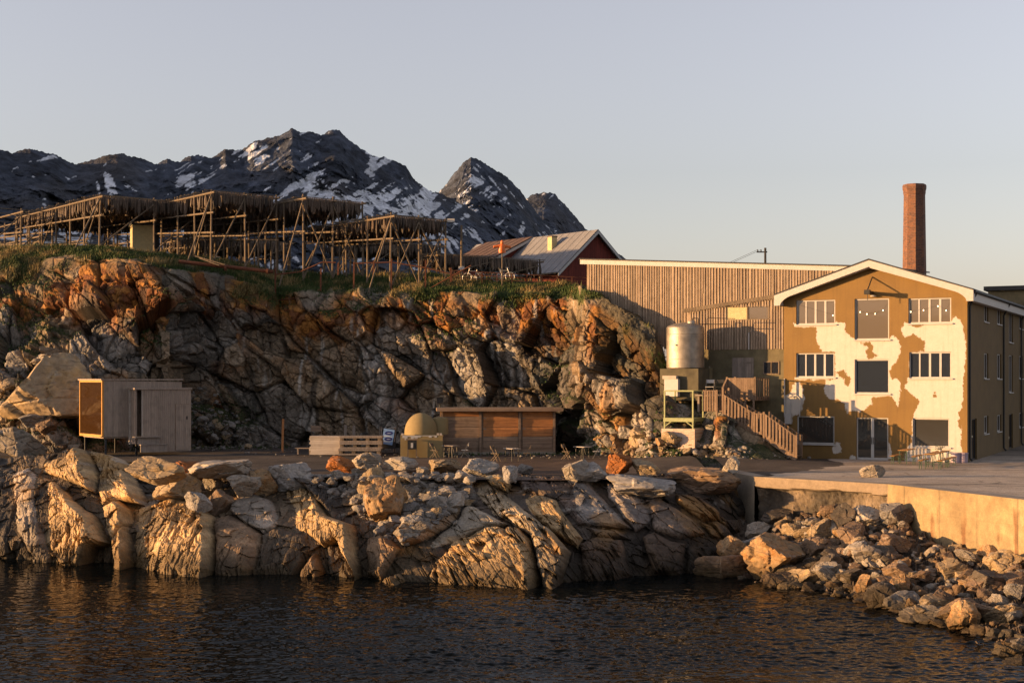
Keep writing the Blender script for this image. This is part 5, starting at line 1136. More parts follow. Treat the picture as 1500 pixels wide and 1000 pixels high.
for px, py0, py1, w_, lab, mt in ((503, 623, 663, 4.2, 'short upright grey plank behind the pallets, left of the pair', 'greywood'), (515.5, 624, 663, 4.2, 'short upright grey plank behind the pallets, right of the pair', 'greywood'), (556, 626, 664, 4, 'grey weathered post left of the blue notice board', 'greywood'), (577, 627, 664, 3, 'dark thin post right of the blue notice board', 'brownold'), (412.5, 614, 661, 3.2, 'lone reddish brown stake at the cliff foot', 'brownwood')):
    g = Pz(px, 661, GZ)+Vector((0, .8 if px < 540 and px > 450 else .3, 0)); s_ = g.y/F; t = thing('wooden_post', g, R_(5), lab, 'post', 'posts along the cliff foot'); mb = MB(); h = CAMH-(py0-HZ)/F*g.y-g.z; mb.bar((0, 0, -.1), (.05, 0, h), w_*s_, .14); mb.bar((.05, 0, h), (.05, 0, h+.04), w_*s_*.85, .11); mb.build('shaft', M[mt], t)
t = thing('low_bench', Pz(447, 665, GZ), 0, 'low dark plank bench left of the board stack', 'bench'); mb = MB(); mb.bb(-.6, .45, -.15, .15, .36, .41); mb.build('seat', M['greywood'], t)
for x in (-.45, .3): mb = MB(); mb.bb(x-.04, x+.04, -.13, .13, 0, .358); mb.build('leg', M['greywood'], t)
# ------------------------------------------------------------------ fish drying racks
DD = Vector((-.62, .782, 0)).normalized(); DA = Vector((.782, .62, 0)).normalized()
def fish_geo(L, w, seed):
    rg = random.Random(seed); V = []; Fc = []
    bend = rg.uniform(-.06, .06); tw = rg.uniform(-.5, .5)
    for k, (z, a, b2) in enumerate(((0, .012, .012), (-.12, .022, .016), (-.42, .052, .03), (-.72, .062, .034), (-.88, .045, .03), (-1.0, .012, .012))):
        for j in range(5):
            t = 2*math.pi*j/5+tw*z; x = a*w*math.cos(t); y = b2*w*math.sin(t); V.append((x+bend*z*z, y+bend*.5*z, z*L))
        if k:
            o = 5*(k-1)
            for j in range(5): Fc.append((o+j, o+(j+1) % 5, o+5+(j+1) % 5, o+5+j))
    return np.array(V), np.array(Fc)
FGEO = [fish_geo(random.uniform(.85, 1.15), random.uniform(1.8, 2.8), k) for k in range(7)]
FMESH = [npmesh('dried_fish', v, f, M['fish'], link=False) for v, f in FGEO]
FISH_BULK = []; FISH_FRONT = []
def rack(A, W, Dp, label, group, step=.5, front=True, mid=(.62,), fishy=1.0, xb=False):
    z = A.z; t = thing('drying_rack', Vector((A.x, A.y, ground(A.x, A.y))), 0, label, 'fish rack', 'wooden fish drying racks')
    def pt(a, d, zz): p = A+DA*a+DD*d; return Vector((p.x, p.y, zz))
    nd = max(2, round(Dp/3.0)); na = max(2, round(W/4.6)); r = .075
    pw = lambda mb, nm: mb.build(nm, M['pole'], t, world=True)
    for i in range(na+1):
        for k in range(nd+1):
            if 0 < i < na and k % 3: continue
            a, d = W*i/na, Dp*k/nd; p = pt(a, d, z); g = ground(p.x, p.y); ex = random.uniform(.1, .3)
            mb = MB(); j = random.uniform(-.08, .08); mb.tube((p.x+j, p.y, g-.3), (p.x, p.y, z+ex), r*1.1, r*.85, 7); pw(mb, 'post')
    for i in range(na+1):
        mb = MB(); mb.tube(pt(W*i/na, -.5, z-.06), pt(W*i/na, Dp+.4, z-.06), .075, .06, 7); pw(mb, 'beam')
    for h in mid:
        for i in range(na+1):
            p0 = pt(W*i/na, -.3, 0); p1 = pt(W*i/na, Dp, 0); zz = lambda p: ground(p.x, p.y)*(1-h)+z*h
            mb = MB(); mb.tube((p0.x, p0.y, zz(pt(W*i/na, 0, 0))), (p1.x, p1.y, zz(p1)), .07, .055, 7); pw(mb, 'rail')
    for i in range(na):
        for k in (0,):
            a0, a1 = W*i/na, W*(i+1)/na; p0, p1 = pt(a0, Dp*k/nd, 0), pt(a1, Dp*k/nd, 0)
            for q0, q1 in (((p0, 1), (p1, 0)), ((p0, 0), (p1, 1))):
                if not xb and q0[1]: continue
                mb = MB(); f = lambda q: (q[0].x, q[0].y-.12, (z-.35) if q[1] else ground(q[0].x, q[0].y)+.1); mb.tube(f(q0), f(q1), .06, .05, 6); pw(mb, 'brace')
    for k in range(0, nd, 3):
        for a in (0,):
            p0, p1 = pt(a, Dp*k/nd, 0), pt(a, Dp*(k+1)/nd, 0); mb = MB(); mb.tube((p0.x-.1, p0.y, z-.4), (p1.x-.1, p1.y, ground(p1.x, p1.y)), .055, .05, 6); pw(mb, 'brace')
    # stay leaning to the left front
    for a, sx in ((0, -1.6),):
        p = pt(a, 0, 0); q = Vector((p.x+sx, p.y-1.5, 0)); mb = MB(); mb.tube((p.x, p.y-.1, z-.2), (q.x, q.y, ground(q.x, q.y)-.2), .06, .055, 6); pw(mb, 'stay')
    n = int(Dp/step); poles = MB()
    for k in range(n+1):
        d = k*step+random.uniform(-.08, .08); e0 = -random.uniform(.1, .6); e1 = W+random.uniform(.1, .6); zz = z+.06+random.uniform(0, .05)
        a0, a1 = pt(e0, d, zz), pt(e1, d, zz+random.uniform(-.05, .05)); 
        if k < 60: mb = MB(); mb.tube(a0, a1, .035, .028, 5); pw(mb, 'pole')
        a = .05; gapn = .5+.5*math.sin(k*1.7)
        while a < W:
            if random.random() < fishy:
                p = pt(a, d, zz-.03); v = random.randrange(7)
                vis = (k == 0) or (a < .2)
                (FISH_FRONT if (vis and front) else FISH_BULK).append((p, v, random.uniform(0, 6.28), random.uniform(.7, 1.3), random.uniform(-.1, .1), group))
            a += random.uniform(.11, .21)
    return t
rack(P(147, 287, 107), 8.6, 18, 'leftmost big drying rack, hung with fish and sloping away to the left', 'fish on the leftmost rack')
rack(P(310, 281, 105), 5.4, 20, 'tallest drying rack with a leaning white stay, in the middle of the row', 'fish on the tallest rack', mid=(.72, .45))
rack(P(444, 290, 106), 5.2, 20, 'drying rack just right of the tallest one, with crossed braces at its left end', 'fish on the rack right of the tallest', mid=(.6,), xb=True)
rack(P(573, 316, 104), 4.9, 12.6, 'lower dark drying rack with a small sign, nearest the barn', 'fish on the lower dark rack', mid=(.68,), xb=True)
rack(P(640, 373, 110), 10.3, 2.4, 'long waist-high drying rack running in front of the red barn', 'fish on the waist-high rack', step=.4, mid=(), xb=False)
rack(P(285, 347, 124), 9.5, 6.0, 'low drying rack in the background below the tallest one', 'bg', step=.5, front=False, mid=(.5,))
rack(P(520, 352, 122), 9.0, 5.0, 'low drying rack in the background under the lower dark rack', 'bg', step=.5, front=False, mid=(.5,))
rack(P(60, 345, 135), 9.0, 14.0, 'bare drying rack far back at the left without fish', 'bg', step=2.0, front=False, fishy=0.0, mid=(.4,))
rack(P(-15, 306, 112), 5.0, 14.0, 'bare rack frame cut by the left edge of the picture', 'bg', step=3.0, front=False, fishy=0.0, mid=(.45,))
sgn = thing('rack_sign', P(660, 323, 106.6), 0, 'small pale sign at the end of the lower dark rack', 'sign'); mb = MB(); mb.bb(-.25, .3, -.02, .02, -.12, .14); mb.build('plate', M['white'], sgn); mb = MB(); mb.bb(-.28, .33, -.012, .012, -.15, -.121); mb.build('edge', M['iron'], sgn)
random.shuffle(FISH_FRONT)
SOLO = FISH_FRONT[:298]; FISH_BULK += FISH_FRONT[298:]
FL = {'fish on the leftmost rack': 'dried fish hanging at the front or left end of the leftmost rack', 'fish on the tallest rack': 'dried fish hanging at the front or left end of the tallest rack', 'fish on the rack right of the tallest': 'dried fish hanging along the front of the rack right of the tallest one', 'fish on the lower dark rack': 'dried fish hanging at the front or left end of the lower dark rack', 'fish on the waist-high rack': 'dried fish hanging on the waist-high rack before the red barn'}
for p, v, a, s, l, g in SOLO:
    o = bpy.data.objects.new('dried_fish', FMESH[v]); COL.objects.link(o); o.location = p; o.rotation_euler = (l, l*.7, a); o.scale = (s, s, s); tag(o, FL[g], 'dried fish', g)
V = []; Q = []; n = 0
for p, v, a, s, l, g in FISH_BULK:
    gv, gf = FGEO[v]; c, s_ = math.cos(a), math.sin(a); x = (gv[:, 0]*c-gv[:, 1]*s_)*s; y = (gv[:, 0]*s_+gv[:, 1]*c)*s
    V.append(np.stack([x+p.x+l*gv[:, 2], y+p.y, gv[:, 2]*s+p.z], 1)); Q.append(gf+n); n += len(gv)
tag(npmesh('hanging_fish', np.concatenate(V), np.concatenate(Q), M['fish']), 'mass of dried fish hanging under the rack poles', 'dried fish', kind='stuff')

# ------------------------------------------------------------------ cream hut under the racks, barn, jacket figure, bicycles
g = P(210, 358, 113); g.z = ground(g.x, g.y); yh = thing('cream_hut', g, R_(20), 'small cream-coloured hut with a dark roof standing under the fish racks', 'hut'); s_ = 113/F; h = CAMH-(331-HZ)/F*113-g.z
mb = MB(); boards(mb, -17*s_, 14*s_, -.8, 1.2, -.4, h, .16); mb.build('wall', M['cream'], yh); mb = MB(); mb.bb(-18.5*s_, 24*s_, -1.0, 1.5, h, h+.14); mb.build('roof', M['dark'], yh); mb = MB(); mb.bb(14.2*s_, 22*s_, -.4, 1.2, -.4, h-.004); mb.build('side_shed', M['dark'], yh)
BR = R_(38); ap = P(871, 338, 125); bw_ = 4.07
barn = thing('red_barn', Vector((ap.x, ap.y, 14.8)), BR, 'red timber barn with grey tin roof and a rust-brown raised roof section', 'barn'); zr = ap.z-14.8; ze = CAMH+(555-393)/F*122.5-14.8; LB = 17.0
mb = MB(); boards(mb, -bw_, bw_, -.05, .1, 0, lambda x: zr-.12-(zr-ze)*abs(x)/bw_, .22, 'x', 2); boards(mb, .12, LB, -bw_-.0, -bw_+.12, 0, ze, .24, 'y', 3); mb.bb(bw_-.2, bw_, .12, LB, 0, ze); mb.prism([(-bw_, 0), (-bw_, ze), (0, zr-.15), (bw_, ze), (bw_, 0)], LB, LB+.15); mb.build('wall', M['red'], barn)
def slope(x0, z0, x1, z1, y0, y1, th, nm, mat, par):
    mb = MB(); mb.prism([(x0, z0), (x1, z1), (x1, z1+th), (x0, z0+th)], y0, y1); n = int((y1-y0)/.9)
    for k in range(n+1): y = y0+(y1-y0)*k/n; mb.prism([(x0, z0+th+.001), (x1, z1+th+.001), (x1, z1+th+.03), (x0, z0+th+.03)], y-.02, y+.02)
    return mb.build(nm, mat, par)
ov = .5; k_ = (zr-ze)/bw_
rf = slope(-bw_-ov, ze-ov*k_, 0, zr, -.45, LB+.4, .08, 'roof', M['tin'], barn); slope(0.001, zr, bw_+ov, ze-ov*k_, -.45, LB+.4, .08, 'roof', M['tin'], barn)
mb = MB(); mb.prism([(-bw_-ov, ze-ov*k_-.02), (-bw_-ov, ze-ov*k_-.28), (0, zr-.28), (0, zr-.02)], -.53, -.46); mb.prism([(bw_+ov, ze-ov*k_-.02), (bw_+ov, ze-ov*k_-.28), (0.001, zr-.28), (0.001, zr-.02)], -.53, -.46); mb.build('gable_board', M['white'], barn)
mb = MB(); mb.bb(-1.9, -1.3, 3.6, 4.2, zr-2.2, zr-.35); o = mb.build('chimney', M['cream'], rf); mb = MB(); mb.bb(-1.95, -1.25, 3.55, 4.25, zr-.349, zr-.26); mb.build('chimney_cap', M['iron'], rf)
mb = MB(); mb.prism([(-bw_-.3, ze-.1), (0, zr-.1), (-bw_-.3, ze+1.55)], 9.0, 9.12); mb.build('dormer_cheek', M['red'], barn)
slope(-bw_-.6, ze+1.35, 0, zr+.10, 8.7, LB-1.2, .08, 'dormer_roof', M['rusttin'], barn)
mb = MB(); mb.prism([(-bw_-.6, ze+1.33), (-bw_-.6, ze+1.05), (0, zr-.15), (0, zr+.09)], 8.6, 8.69); mb.build('dormer_board', M['white'], barn); mb = MB(); mb.bb(-bw_-.3, -bw_-.2, 9.12, LB-1.4, ze-.2, ze+1.4); mb.build('dormer_wall', M['red'], barn)
mb = MB(); mb.bb(-bw_-ov-.14, -bw_-ov, -.4, LB, ze-ov*k_-.06, ze-ov*k_+.06); mb.path([(-bw_-ov-.07, .1, ze-ov*k_), (-bw_-.1, .1, ze-ov*k_-.5), (-bw_-.1, .1, 1)], .05); mb.build('gutter', M['iron'], barn)
mb = MB(); mb.bb(.6, 1.7, -.09, -.06, ze-.9, ze+.55); o = mb.build('window', M['cream'], barn); mb = MB(); mb.bb(.45, 1.85, -.14, -.06, ze-1.1, ze-.92); mb.build('sill', M['white'], o)
# orange oilskin on a pole
JY = 103.4; g = P(735.5, 405, JY); g.z = ground(g.x, g.y); s_ = JY/F; zz = lambda py: CAMH-(py-HZ)/F*JY-g.z
sc = thing('jacket_figure', g, R_(10), 'orange oilskin jacket with spread sleeves hung on a tall pole', 'scarecrow'); mb = MB(); mb.tube((0, 0, -.3), (0, 0, zz(352)), .04); mb.tube((-.62, 0, zz(361.2)), (.62, 0, zz(361.2)), .03); mb.build('pole', M['pole'], sc)
mb = MB()
def ring(x, z, rx, ry): return [(x+rx*math.cos(2*math.pi*k/10), ry*math.sin(2*math.pi*k/10), z) for k in range(10)]
def loft(rings):
    n = len(rings[0]); vs = [p for r in rings for p in r]; fs = [(k*n+j, k*n+(j+1) % n, (k+1)*n+(j+1) % n, (k+1)*n+j) for k in range(len(rings)-1) for j in range(n)]+[tuple(range(n))[::-1], tuple(range((len(rings)-1)*n, len(rings)*n))]; mb.add(vs, fs)
loft([ring(.02, zz(370.5), .26, .14), ring(0, zz(367), .25, .17), ring(-.01, zz(364), .22, .17), ring(0, zz(360.5), .25, .16), ring(0, zz(358.6), .17, .13), ring(0, zz(357.6), .11, .1)])
for s1 in (-1, 1):
    rr_ = []
    for x, z, r in ((.16, zz(360.6), .14), (.38, zz(361.0), .105), (.55, zz(361.6), .10), (.64, zz(361.8), .085)): rr_.append([(s1*x, r*.8*math.cos(2*math.pi*k/10), z+r*math.sin(2*math.pi*k/10)) for k in range(10)])
    loft(rr_)
mb.build('jacket', M['orange'], sc, smooth=True); mb = MB(); mb.lathe([(.1, zz(357.7)), (.13, zz(356.2)), (.12, zz(354.2)), (.06, zz(352.4)), (.01, zz(351.6))], 12); mb.build('hood', M['orange'], sc, smooth=True)
M['chrome'] = m_plain('pale_bike_frame', (.6, .58, .55), .4, .3, .1, 5, 0)
def bicycle(px, rz, mat, label):
    g = P(px, 417, 106.5); g.z = ground(g.x, g.y)+.02; t = thing('bicycle', g, R_(rz), label, 'bicycle', 'bicycles by the railing')
    for x in (-.52, .52):
        mb = MB(); n = 20
        for k in range(n): a, b2 = 2*math.pi*k/n, 2*math.pi*(k+1)/n; mb.tube((x+.34*math.cos(a), 0, .35+.34*math.sin(a)), (x+.34*math.cos(b2), 0, .35+.34*math.sin(b2)), .022, .022, 6)
        w = mb.build('wheel', M['black'] if mat != M['chrome'] else mat, t); mb = MB()
        for k in range(8): a = math.pi*k/8; mb.tube((x-.33*math.cos(a), 0, .35-.33*math.sin(a)), (x+.33*math.cos(a), 0, .35+.33*math.sin(a)), .004, .004, 4)
        mb.tube((x, -.05, .35), (x, .05, .35), .03); mb.build('spokes', M['steel'], w)
    mb = MB(); bb_, se, hd = (-.05, 0, .3), (-.22, 0, .82), (.36, 0, .82)
    for a, b2 in ((bb_, se), (se, hd), (bb_, (.38, 0, .72)), (bb_, (-.52, 0, .35)), ((-.21, 0, .78), (-.52, 0, .35)), ((.36, 0, .9), (.52, 0, .35)), (se, (-.25, 0, .95)), (hd, (.33, 0, 1.0))): mb.tube(a, b2, .024, .02, 6)
    mb.build('frame', mat, t); mb = MB(); mb.path([(.22, -.24, 1.02), (.36, -.2, 1.04), (.34, 0, 1.0), (.36, .2, 1.04), (.22, .24, 1.02)], .016); mb.build('handlebar', mat, t); mb = MB(); mb.lathe([(.05, .94), (.1, .96), (.1, .99), (.04, 1.0)], 10, (-.26, 0, 0)); mb.build('saddle', M['black'], t); mb = MB(); mb.lathe([(.09, 0), (.09, .01)], 12); o = mb.build('crank', M['steel'], t); o.rotation_euler = (R_(90), 0, 0); o.location = (-.05, .02, .3)
bicycle(737, -6, M['chrome'], 'pale bicycle leaning at the railing below the orange jacket'); bicycle(694, 170, M['chrome'], 'pale bicycle half hidden left of the others by the railing'); bicycle(715, 20, M['iron'], 'dark bicycle between the two pale ones')
# rusty railing along the brink
rl = thing('rusty_railing', P(570, 420, 103.5), 0, 'old rusty pipe railing with bent rails along the cliff brink', 'railing')
def rp(px, py, Y=103.0): return P(px, py, Y)
for px, a, b2 in ((403, 392, 442), (469.6, 393, 424), (495, 385, 400), (518, 384, 433), (547, 382, 400), (573, 379, 422), (623, 381, 424), (660, 392, 410)):
    mb = MB(); mb.bar(rp(px, b2+3), rp(px+.5, a), .11, .09, up=(0, 1, 0)); mb.build('post', M['rust'], rl, world=True)
for pts in (((404, 402), (440, 398), (472, 384)), ((472, 384), (492, 384.5)), ((518, 386), (573, 384), (623, 392), (668, 403)), ((624, 425.6), (652, 410), (690, 389)), ((403, 440), (440, 436), (470, 424))):
    mb = MB(); mb.path([rp(*p) for p in pts], .05); mb.build('rail', M['rust'], rl, world=True)
rl2 = thing('rusty_railing', P(760, 410, 104.6), 0, 'low rusty three-rail fence in front of the bicycles and the red barn', 'railing')
for k, px in enumerate(range(662, 862, 22)):
    yb = 404+.06*(px-660); mb = MB(); mb.bar(rp(px, yb+8, 105), rp(px, yb-8, 105), .07, .07, up=(0, 1, 0)); mb.build('post', M['rust'], rl2, world=True)
for dy in (-8, -3, 2): mb = MB(); mb.path([rp(658, 404+dy, 105), rp(760, 409.5+dy, 105), rp(860, 415+dy, 105)], .03); mb.build('rail', M['rust'], rl2, world=True)
# rusty pipe and loose planks in the grass
t = thing('rusty_pipe', P(330, 392, 102.6), 0, 'long rusty iron beam lying along the brink below the tallest rack', 'beam'); mb = MB(); mb.tube(P(262, 383, 102.2), P(400, 398, 102.6), .14, .13, 8); mb.build('pipe', M['rust'], t, world=True); mb = MB(); mb.tube(P(329, 392.5, 102.3), P(332, 392.9, 102.3), .2, .2, 10); mb.tube(P(390, 397, 102.4), P(393, 397.3, 102.4), .2, .2, 10); mb.build('flange', M['rust'], t, world=True)
t = thing('loose_planks', P(310, 382, 102.4), 0, 'two pale loose planks lying above the rusty beam', 'planks')
for a, b2 in (((286, 375), (330, 388)), ((292, 378), (322, 389))): mb = MB(); mb.bar(P(*a, 102.3), P(*b2, 102.0), .2, .07); mb.build('plank', M['pole'], t, world=True)
t = thing('lone_pole', P(676, 395, 107), 0, 'tall bare pole between the lower dark rack and the barn', 'pole'); mb = MB(); mb.tube((0, 0, -1), (0, 0, (395-330)/F*107), .09, .08); mb.build('shaft', M['pole'], t); mb = MB(); mb.bb(-.22, .22, -.12, -.09, .0, .25); mb.build('sign_plate', M['white'], t)
# ------------------------------------------------------------------ loose rocks
def ico(sub):
    import bmesh
    bm = bmesh.new(); bmesh.ops.create_icosphere(bm, subdivisions=sub, radius=1); v = np.array([x.co[:] for x in bm.verts]); f = np.array([[y.index for y in x.verts] for x in bm.faces]); bm.free(); return v, f
IV, IF = ico(5)
IV2, IF2 = ico(3)
def rockgeo(seed, V, rough=1.0):
    rg = np.random.default_rng(seed); n = rg.integers(8, 12); N_ = rg.normal(size=(n, 3)); N_[:3] = np.eye(3)*np.sign(rg.normal(size=3))[:, None]+.3*rg.normal(size=(3, 3)); N_[3:6] = -N_[:3]+.35*rg.normal(size=(3, 3)); N_ /= np.linalg.norm(N_, axis=1, keepdims=True)
    D = rg.uniform(.62, 1.0, n); c = V @ N_.T; r = np.where(c > .05, D/np.maximum(c, .05), 9).min(1); r = np.minimum(r, 1.25)
    p = V*r[:, None]; s = seed*7.7
    d, e, _, _ = facet(p+s, (.75, .75, .6), seed, .4, 1.2)
    r = r*(1+.085*d*rough)+rough*(.055*fbm(p*2.2+s, 4, seed)+.02*fbm(p*8+s, 3, seed))-.05*rough*np.exp(-(e/.07)**2)
    return V*r[:, None]
def bmat(nm, c, alt, k=.7):
    m, nt, b = nmat(nm); oi = nt.nodes.new('ShaderNodeObjectInfo'); g = nt.nodes.new('ShaderNodeNewGeometry')
    n1 = noise(nt, 1.1, 5, .65); n2 = noise(nt, 4, 7, .7); n3 = noise(nt, 2.2, 4, .6, 'Object', (1, 1, 3), .8)
    tc = nt.nodes.new('ShaderNodeTexCoord')
    col = mixc(nt, ramp(nt, n1, .46, .64, 0, k), c, alt); col = mixc(nt, ramp(nt, n3, .54, .7, 0, .8), col, (.07, .06, .05)); n4 = noise(nt, 1.7, 4, .6); col = mixc(nt, ramp(nt, n4, .6, .7, 0, .4), col, (.5, .46, .40))
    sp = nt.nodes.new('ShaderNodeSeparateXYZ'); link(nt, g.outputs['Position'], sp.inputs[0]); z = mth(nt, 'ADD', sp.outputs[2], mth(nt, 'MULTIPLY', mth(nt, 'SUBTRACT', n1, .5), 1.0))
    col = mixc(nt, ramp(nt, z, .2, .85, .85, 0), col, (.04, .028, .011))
    f = mth(nt, 'MULTIPLY', ramp(nt, n2, .3, .7, .6, 1.4), ramp(nt, oi.outputs['Random'], 0, 1, .48, .82)); f = mth(nt, 'MULTIPLY', f, ramp(nt, g.outputs['Random Per Island'], 0, 1, .8, 1.2))
    s = nt.nodes.new('ShaderNodeVectorMath'); s.operation = 'SCALE'; link(nt, col, s.inputs[0]); link(nt, f, s.inputs['Scale']); link(nt, s.outputs[0], b.inputs['Base Color']); b.inputs['Roughness'].default_value = .82; b.inputs['Specular IOR Level'].default_value = .25
    bump(nt, b, n2, .8, .07); return m
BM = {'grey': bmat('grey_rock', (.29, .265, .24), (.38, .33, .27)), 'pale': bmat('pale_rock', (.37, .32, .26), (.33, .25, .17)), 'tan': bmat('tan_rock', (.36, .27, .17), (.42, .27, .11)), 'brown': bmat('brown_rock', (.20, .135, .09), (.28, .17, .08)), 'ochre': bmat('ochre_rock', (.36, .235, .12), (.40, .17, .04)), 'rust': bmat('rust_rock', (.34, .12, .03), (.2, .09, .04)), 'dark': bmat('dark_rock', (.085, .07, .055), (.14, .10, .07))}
RM = {}
def rmesh(v, c):
    if (v, c) not in RM:
        if v not in RM: RM[v] = rockgeo(200+v, IV)
        RM[(v, c)] = npmesh('boulder', RM[v], IF, BM[c], link=False)
    return RM[(v, c)]
NB = [0]
def boulder(px, py, w, h, colr, label, group=None, dep=None, v=None, sink=.12, z=None, tilt=.35, p=None):
    """px, py: middle of the foot in photo pixels; w, h: size in photo pixels"""
    p = p or (hit(px, py) if z is None else Pz(px, py, z))
    if p is None: return
    s = p.y/F; W, Hh = w*s/2, h*s/2; D = dep or random.uniform(.8, 1.15)*max(W, Hh)
    v = random.randrange(16) if v is None else v
    o = bpy.data.objects.new('boulder', rmesh(v, colr)); COL.objects.link(o); NB[0] += 1
    o.scale = (W*1.12, D*1.05, Hh*1.12); o.rotation_euler = (random.uniform(-tilt, tilt), random.uniform(-tilt, tilt), random.uniform(-.7, .7)); o.location = p+Vector((0, D*.35, Hh*(1-sink)))
    tag(o, label, 'boulder', group); return o
BIG = [ # foot px, foot py, w, h, colour, label
 (226,704,68,31,'tan','yellow-tan squared block lying on the road edge below the cabin'), (276,698,46,25,'rust','orange-rust rock between the squared block and a long pale slab'), (329,698,82,26,'pale','long flat pale slab on the road edge left of the grey boulder'), (425,714,56,40,'grey','big grey boulder perched on the road edge left of the rubble heap'), (381,724,44,38,'ochre','ochre wedge-shaped rock leaning against the big grey boulder'), (354,727,40,32,'pale','pale wedge rock wedged below the long flat slab'), (309,714,27,18,'pale','small pale rock under the left end of the long slab'), (257,731,55,34,'tan','lumpy tan rock below the squared block'), (290,750,30,34,'grey','upright ribbed grey rock, left one of a pair above the grooved bedrock'), (322,752,36,37,'brown','upright ribbed brown rock, right one of a pair above the grooved bedrock'),
 (543,686,37,25,'pale','rounded pale boulder on top of the rubble heap in front of the board stack'), (589,691,39,20,'pale','low white rock with a rust spot in front of the dome'), (543,726,30,40,'tan','tall tan block in the middle of the rubble heap'), (564,764,48,60,'ochre','large pointed ochre boulder glowing in the rubble heap'), (496,691,36,20,'rust','rust-red rock at the back left of the rubble heap'), (652,692,50,19,'tan','flat tan slab by the road in front of the hut corner'), (704,696,40,22,'grey','squat grey boulder in front of the brown hut'), (746,704,22,26,'grey','upright grey block below the middle bistro table'), (771,694,22,15,'grey','small grey rock just right of the upright grey block'), (846,701,38,28,'pale','pale end of the two-part boulder below the right bistro table'), (868,701,40,24,'grey','grey end of the two-part boulder below the right bistro table'), (904,694,34,29,'rust','rusty brown block standing on the road right of the pale boulder'), (946,694,32,19,'tan','tan squared rock on the road edge left of the quay'), (1071,694,22,23,'pale','single pale upright block on the quay corner'), (1283,700,31,22,'pale','white lump of stone alone on the quay in front of the house'),
 (1135,842,84,62,'ochre','huge orange and yellow boulder at the left end of the riprap'), (1055,850,56,42,'brown','low brown boulder at the waterline left of the huge orange one'), (1294,897,44,40,'dark','dark wet boulder at the water edge, biggest of the riprap foot'), (1268,868,22,24,'ochre','yellow sunlit rock at the water edge left of the dark wet boulder'), (1321,872,24,28,'ochre','yellow upright rock right behind the dark wet boulder'), (1412,922,36,38,'ochre','yellow squared rock at the water edge in the right part of the riprap'), (1374,905,44,30,'tan','tan rock next to the yellow squared one at the water edge'), (1240,775,34,34,'dark','dark upright rock near the top of the riprap heap'), (1248,800,42,36,'brown','brown blocky rock in the middle of the riprap heap'), (1275,770,40,28,'pale','long pale rock on top of the riprap heap'), (1310,765,36,30,'grey','grey rock at the quay corner on top of the riprap'), (1395,845,40,28,'tan','tan slab low on the riprap slope below the sunlit wall'),
 (932,726,88,30,'grey','long grey slab bedded in the shore rock left of the quay'), (1030,718,84,34,'brown','brown flat-topped slab at the left end of the quay wall'),
 (62,615,104,86,'tan','giant sunlit tan boulder leaning beside the cabin'), (28,668,58,42,'pale','lumpy pale boulder at the left edge below the giant one'), (72,533,56,20,'pale','flat pale slab lying on top of the giant boulder'), (30,545,34,40,'grey','grey rock upslope of the giant boulder at the left edge')]

random.seed(21)
for k, (px, py, w, h, c, lab) in enumerate(BIG): boulder(px, py, w, h, c, lab, v=k % 16, tilt=.18)
def inpoly(poly, n, rs):
    a = [p[0] for p in poly]; b2 = [p[1] for p in poly]; out = []
    while len(out) < n:
        x, y = rs.uniform(min(a), max(a)), rs.uniform(min(b2), max(b2))
        if polysd(np.array([x]), np.array([y]), poly)[0] > 0: out.append((x, y))
    return out
RIP = [(1040,842),(1100,775),(1160,756),(1300,745),(1345,780),(1400,802),(1500,826),(1500,990),(1440,966),(1400,936),(1300,905),(1250,888),(1150,868)]
HEAP = [(470,694),(560,694),(690,696),(690,735),(625,775),(590,800),(545,778),(515,735),(450,708)]
TAL = [(268,575),(300,565),(340,600),(415,650),(400,657),(270,657)]; LEFT = [(0,540),(110,600),(118,655),(60,668),(0,640)]; FOOT = [(878,640),(960,632),(1040,650),(1130,668),(1000,670),(872,668)]
CN = {'grey': 'grey', 'pale': 'pale', 'tan': 'tan', 'brown': 'brown', 'ochre': 'ochre', 'rust': 'rust-coloured', 'dark': 'dark'}
def scatter(poly, n, smin, smax, cols, where, group, seed, flat=.75):
    rs = random.Random(seed); pts = sorted(inpoly(poly, n, rs), key=lambda q: q[1])
    for x, y in pts:
        p = hit(x, y)
        if p is None: continue
        m = smin+(smax-smin)*rs.random()**1.8; w = m/p.y*F; c = rs.choice(cols)
        boulder(x, y, w*rs.uniform(.9, 1.3), w*flat*rs.uniform(.7, 1.15), c, '%s broken rock %s' % (CN[c], where), '%s %s' % (CN[c], group), p=p, tilt=.5, sink=.3)
scatter(RIP, 130, .42, 1.2, ['grey','pale','tan','tan','tan','brown','brown','brown','ochre','ochre','dark','dark'], 'in the riprap slope below the quay wall', 'rocks of the riprap slope', 5)
scatter(HEAP, 62, .28, .72, ['grey','grey','grey','pale','pale','pale','tan'], 'in the rubble heap at the road edge', 'rocks of the rubble heap', 6)
scatter(TAL, 26, .35, .9, ['grey','grey','tan','brown'], 'in the scree right of the cabin', 'rocks of the scree', 7)
scatter(LEFT, 16, .6, 1.5, ['tan','tan','brown','grey'], 'on the slope left of the cabin', 'rocks on the left slope', 8)
scatter(FOOT, 24, .35, 1.0, ['tan','tan','pale','ochre','grey','brown'], 'at the foot of the slope below the green platform', 'rocks at the slope foot', 9)
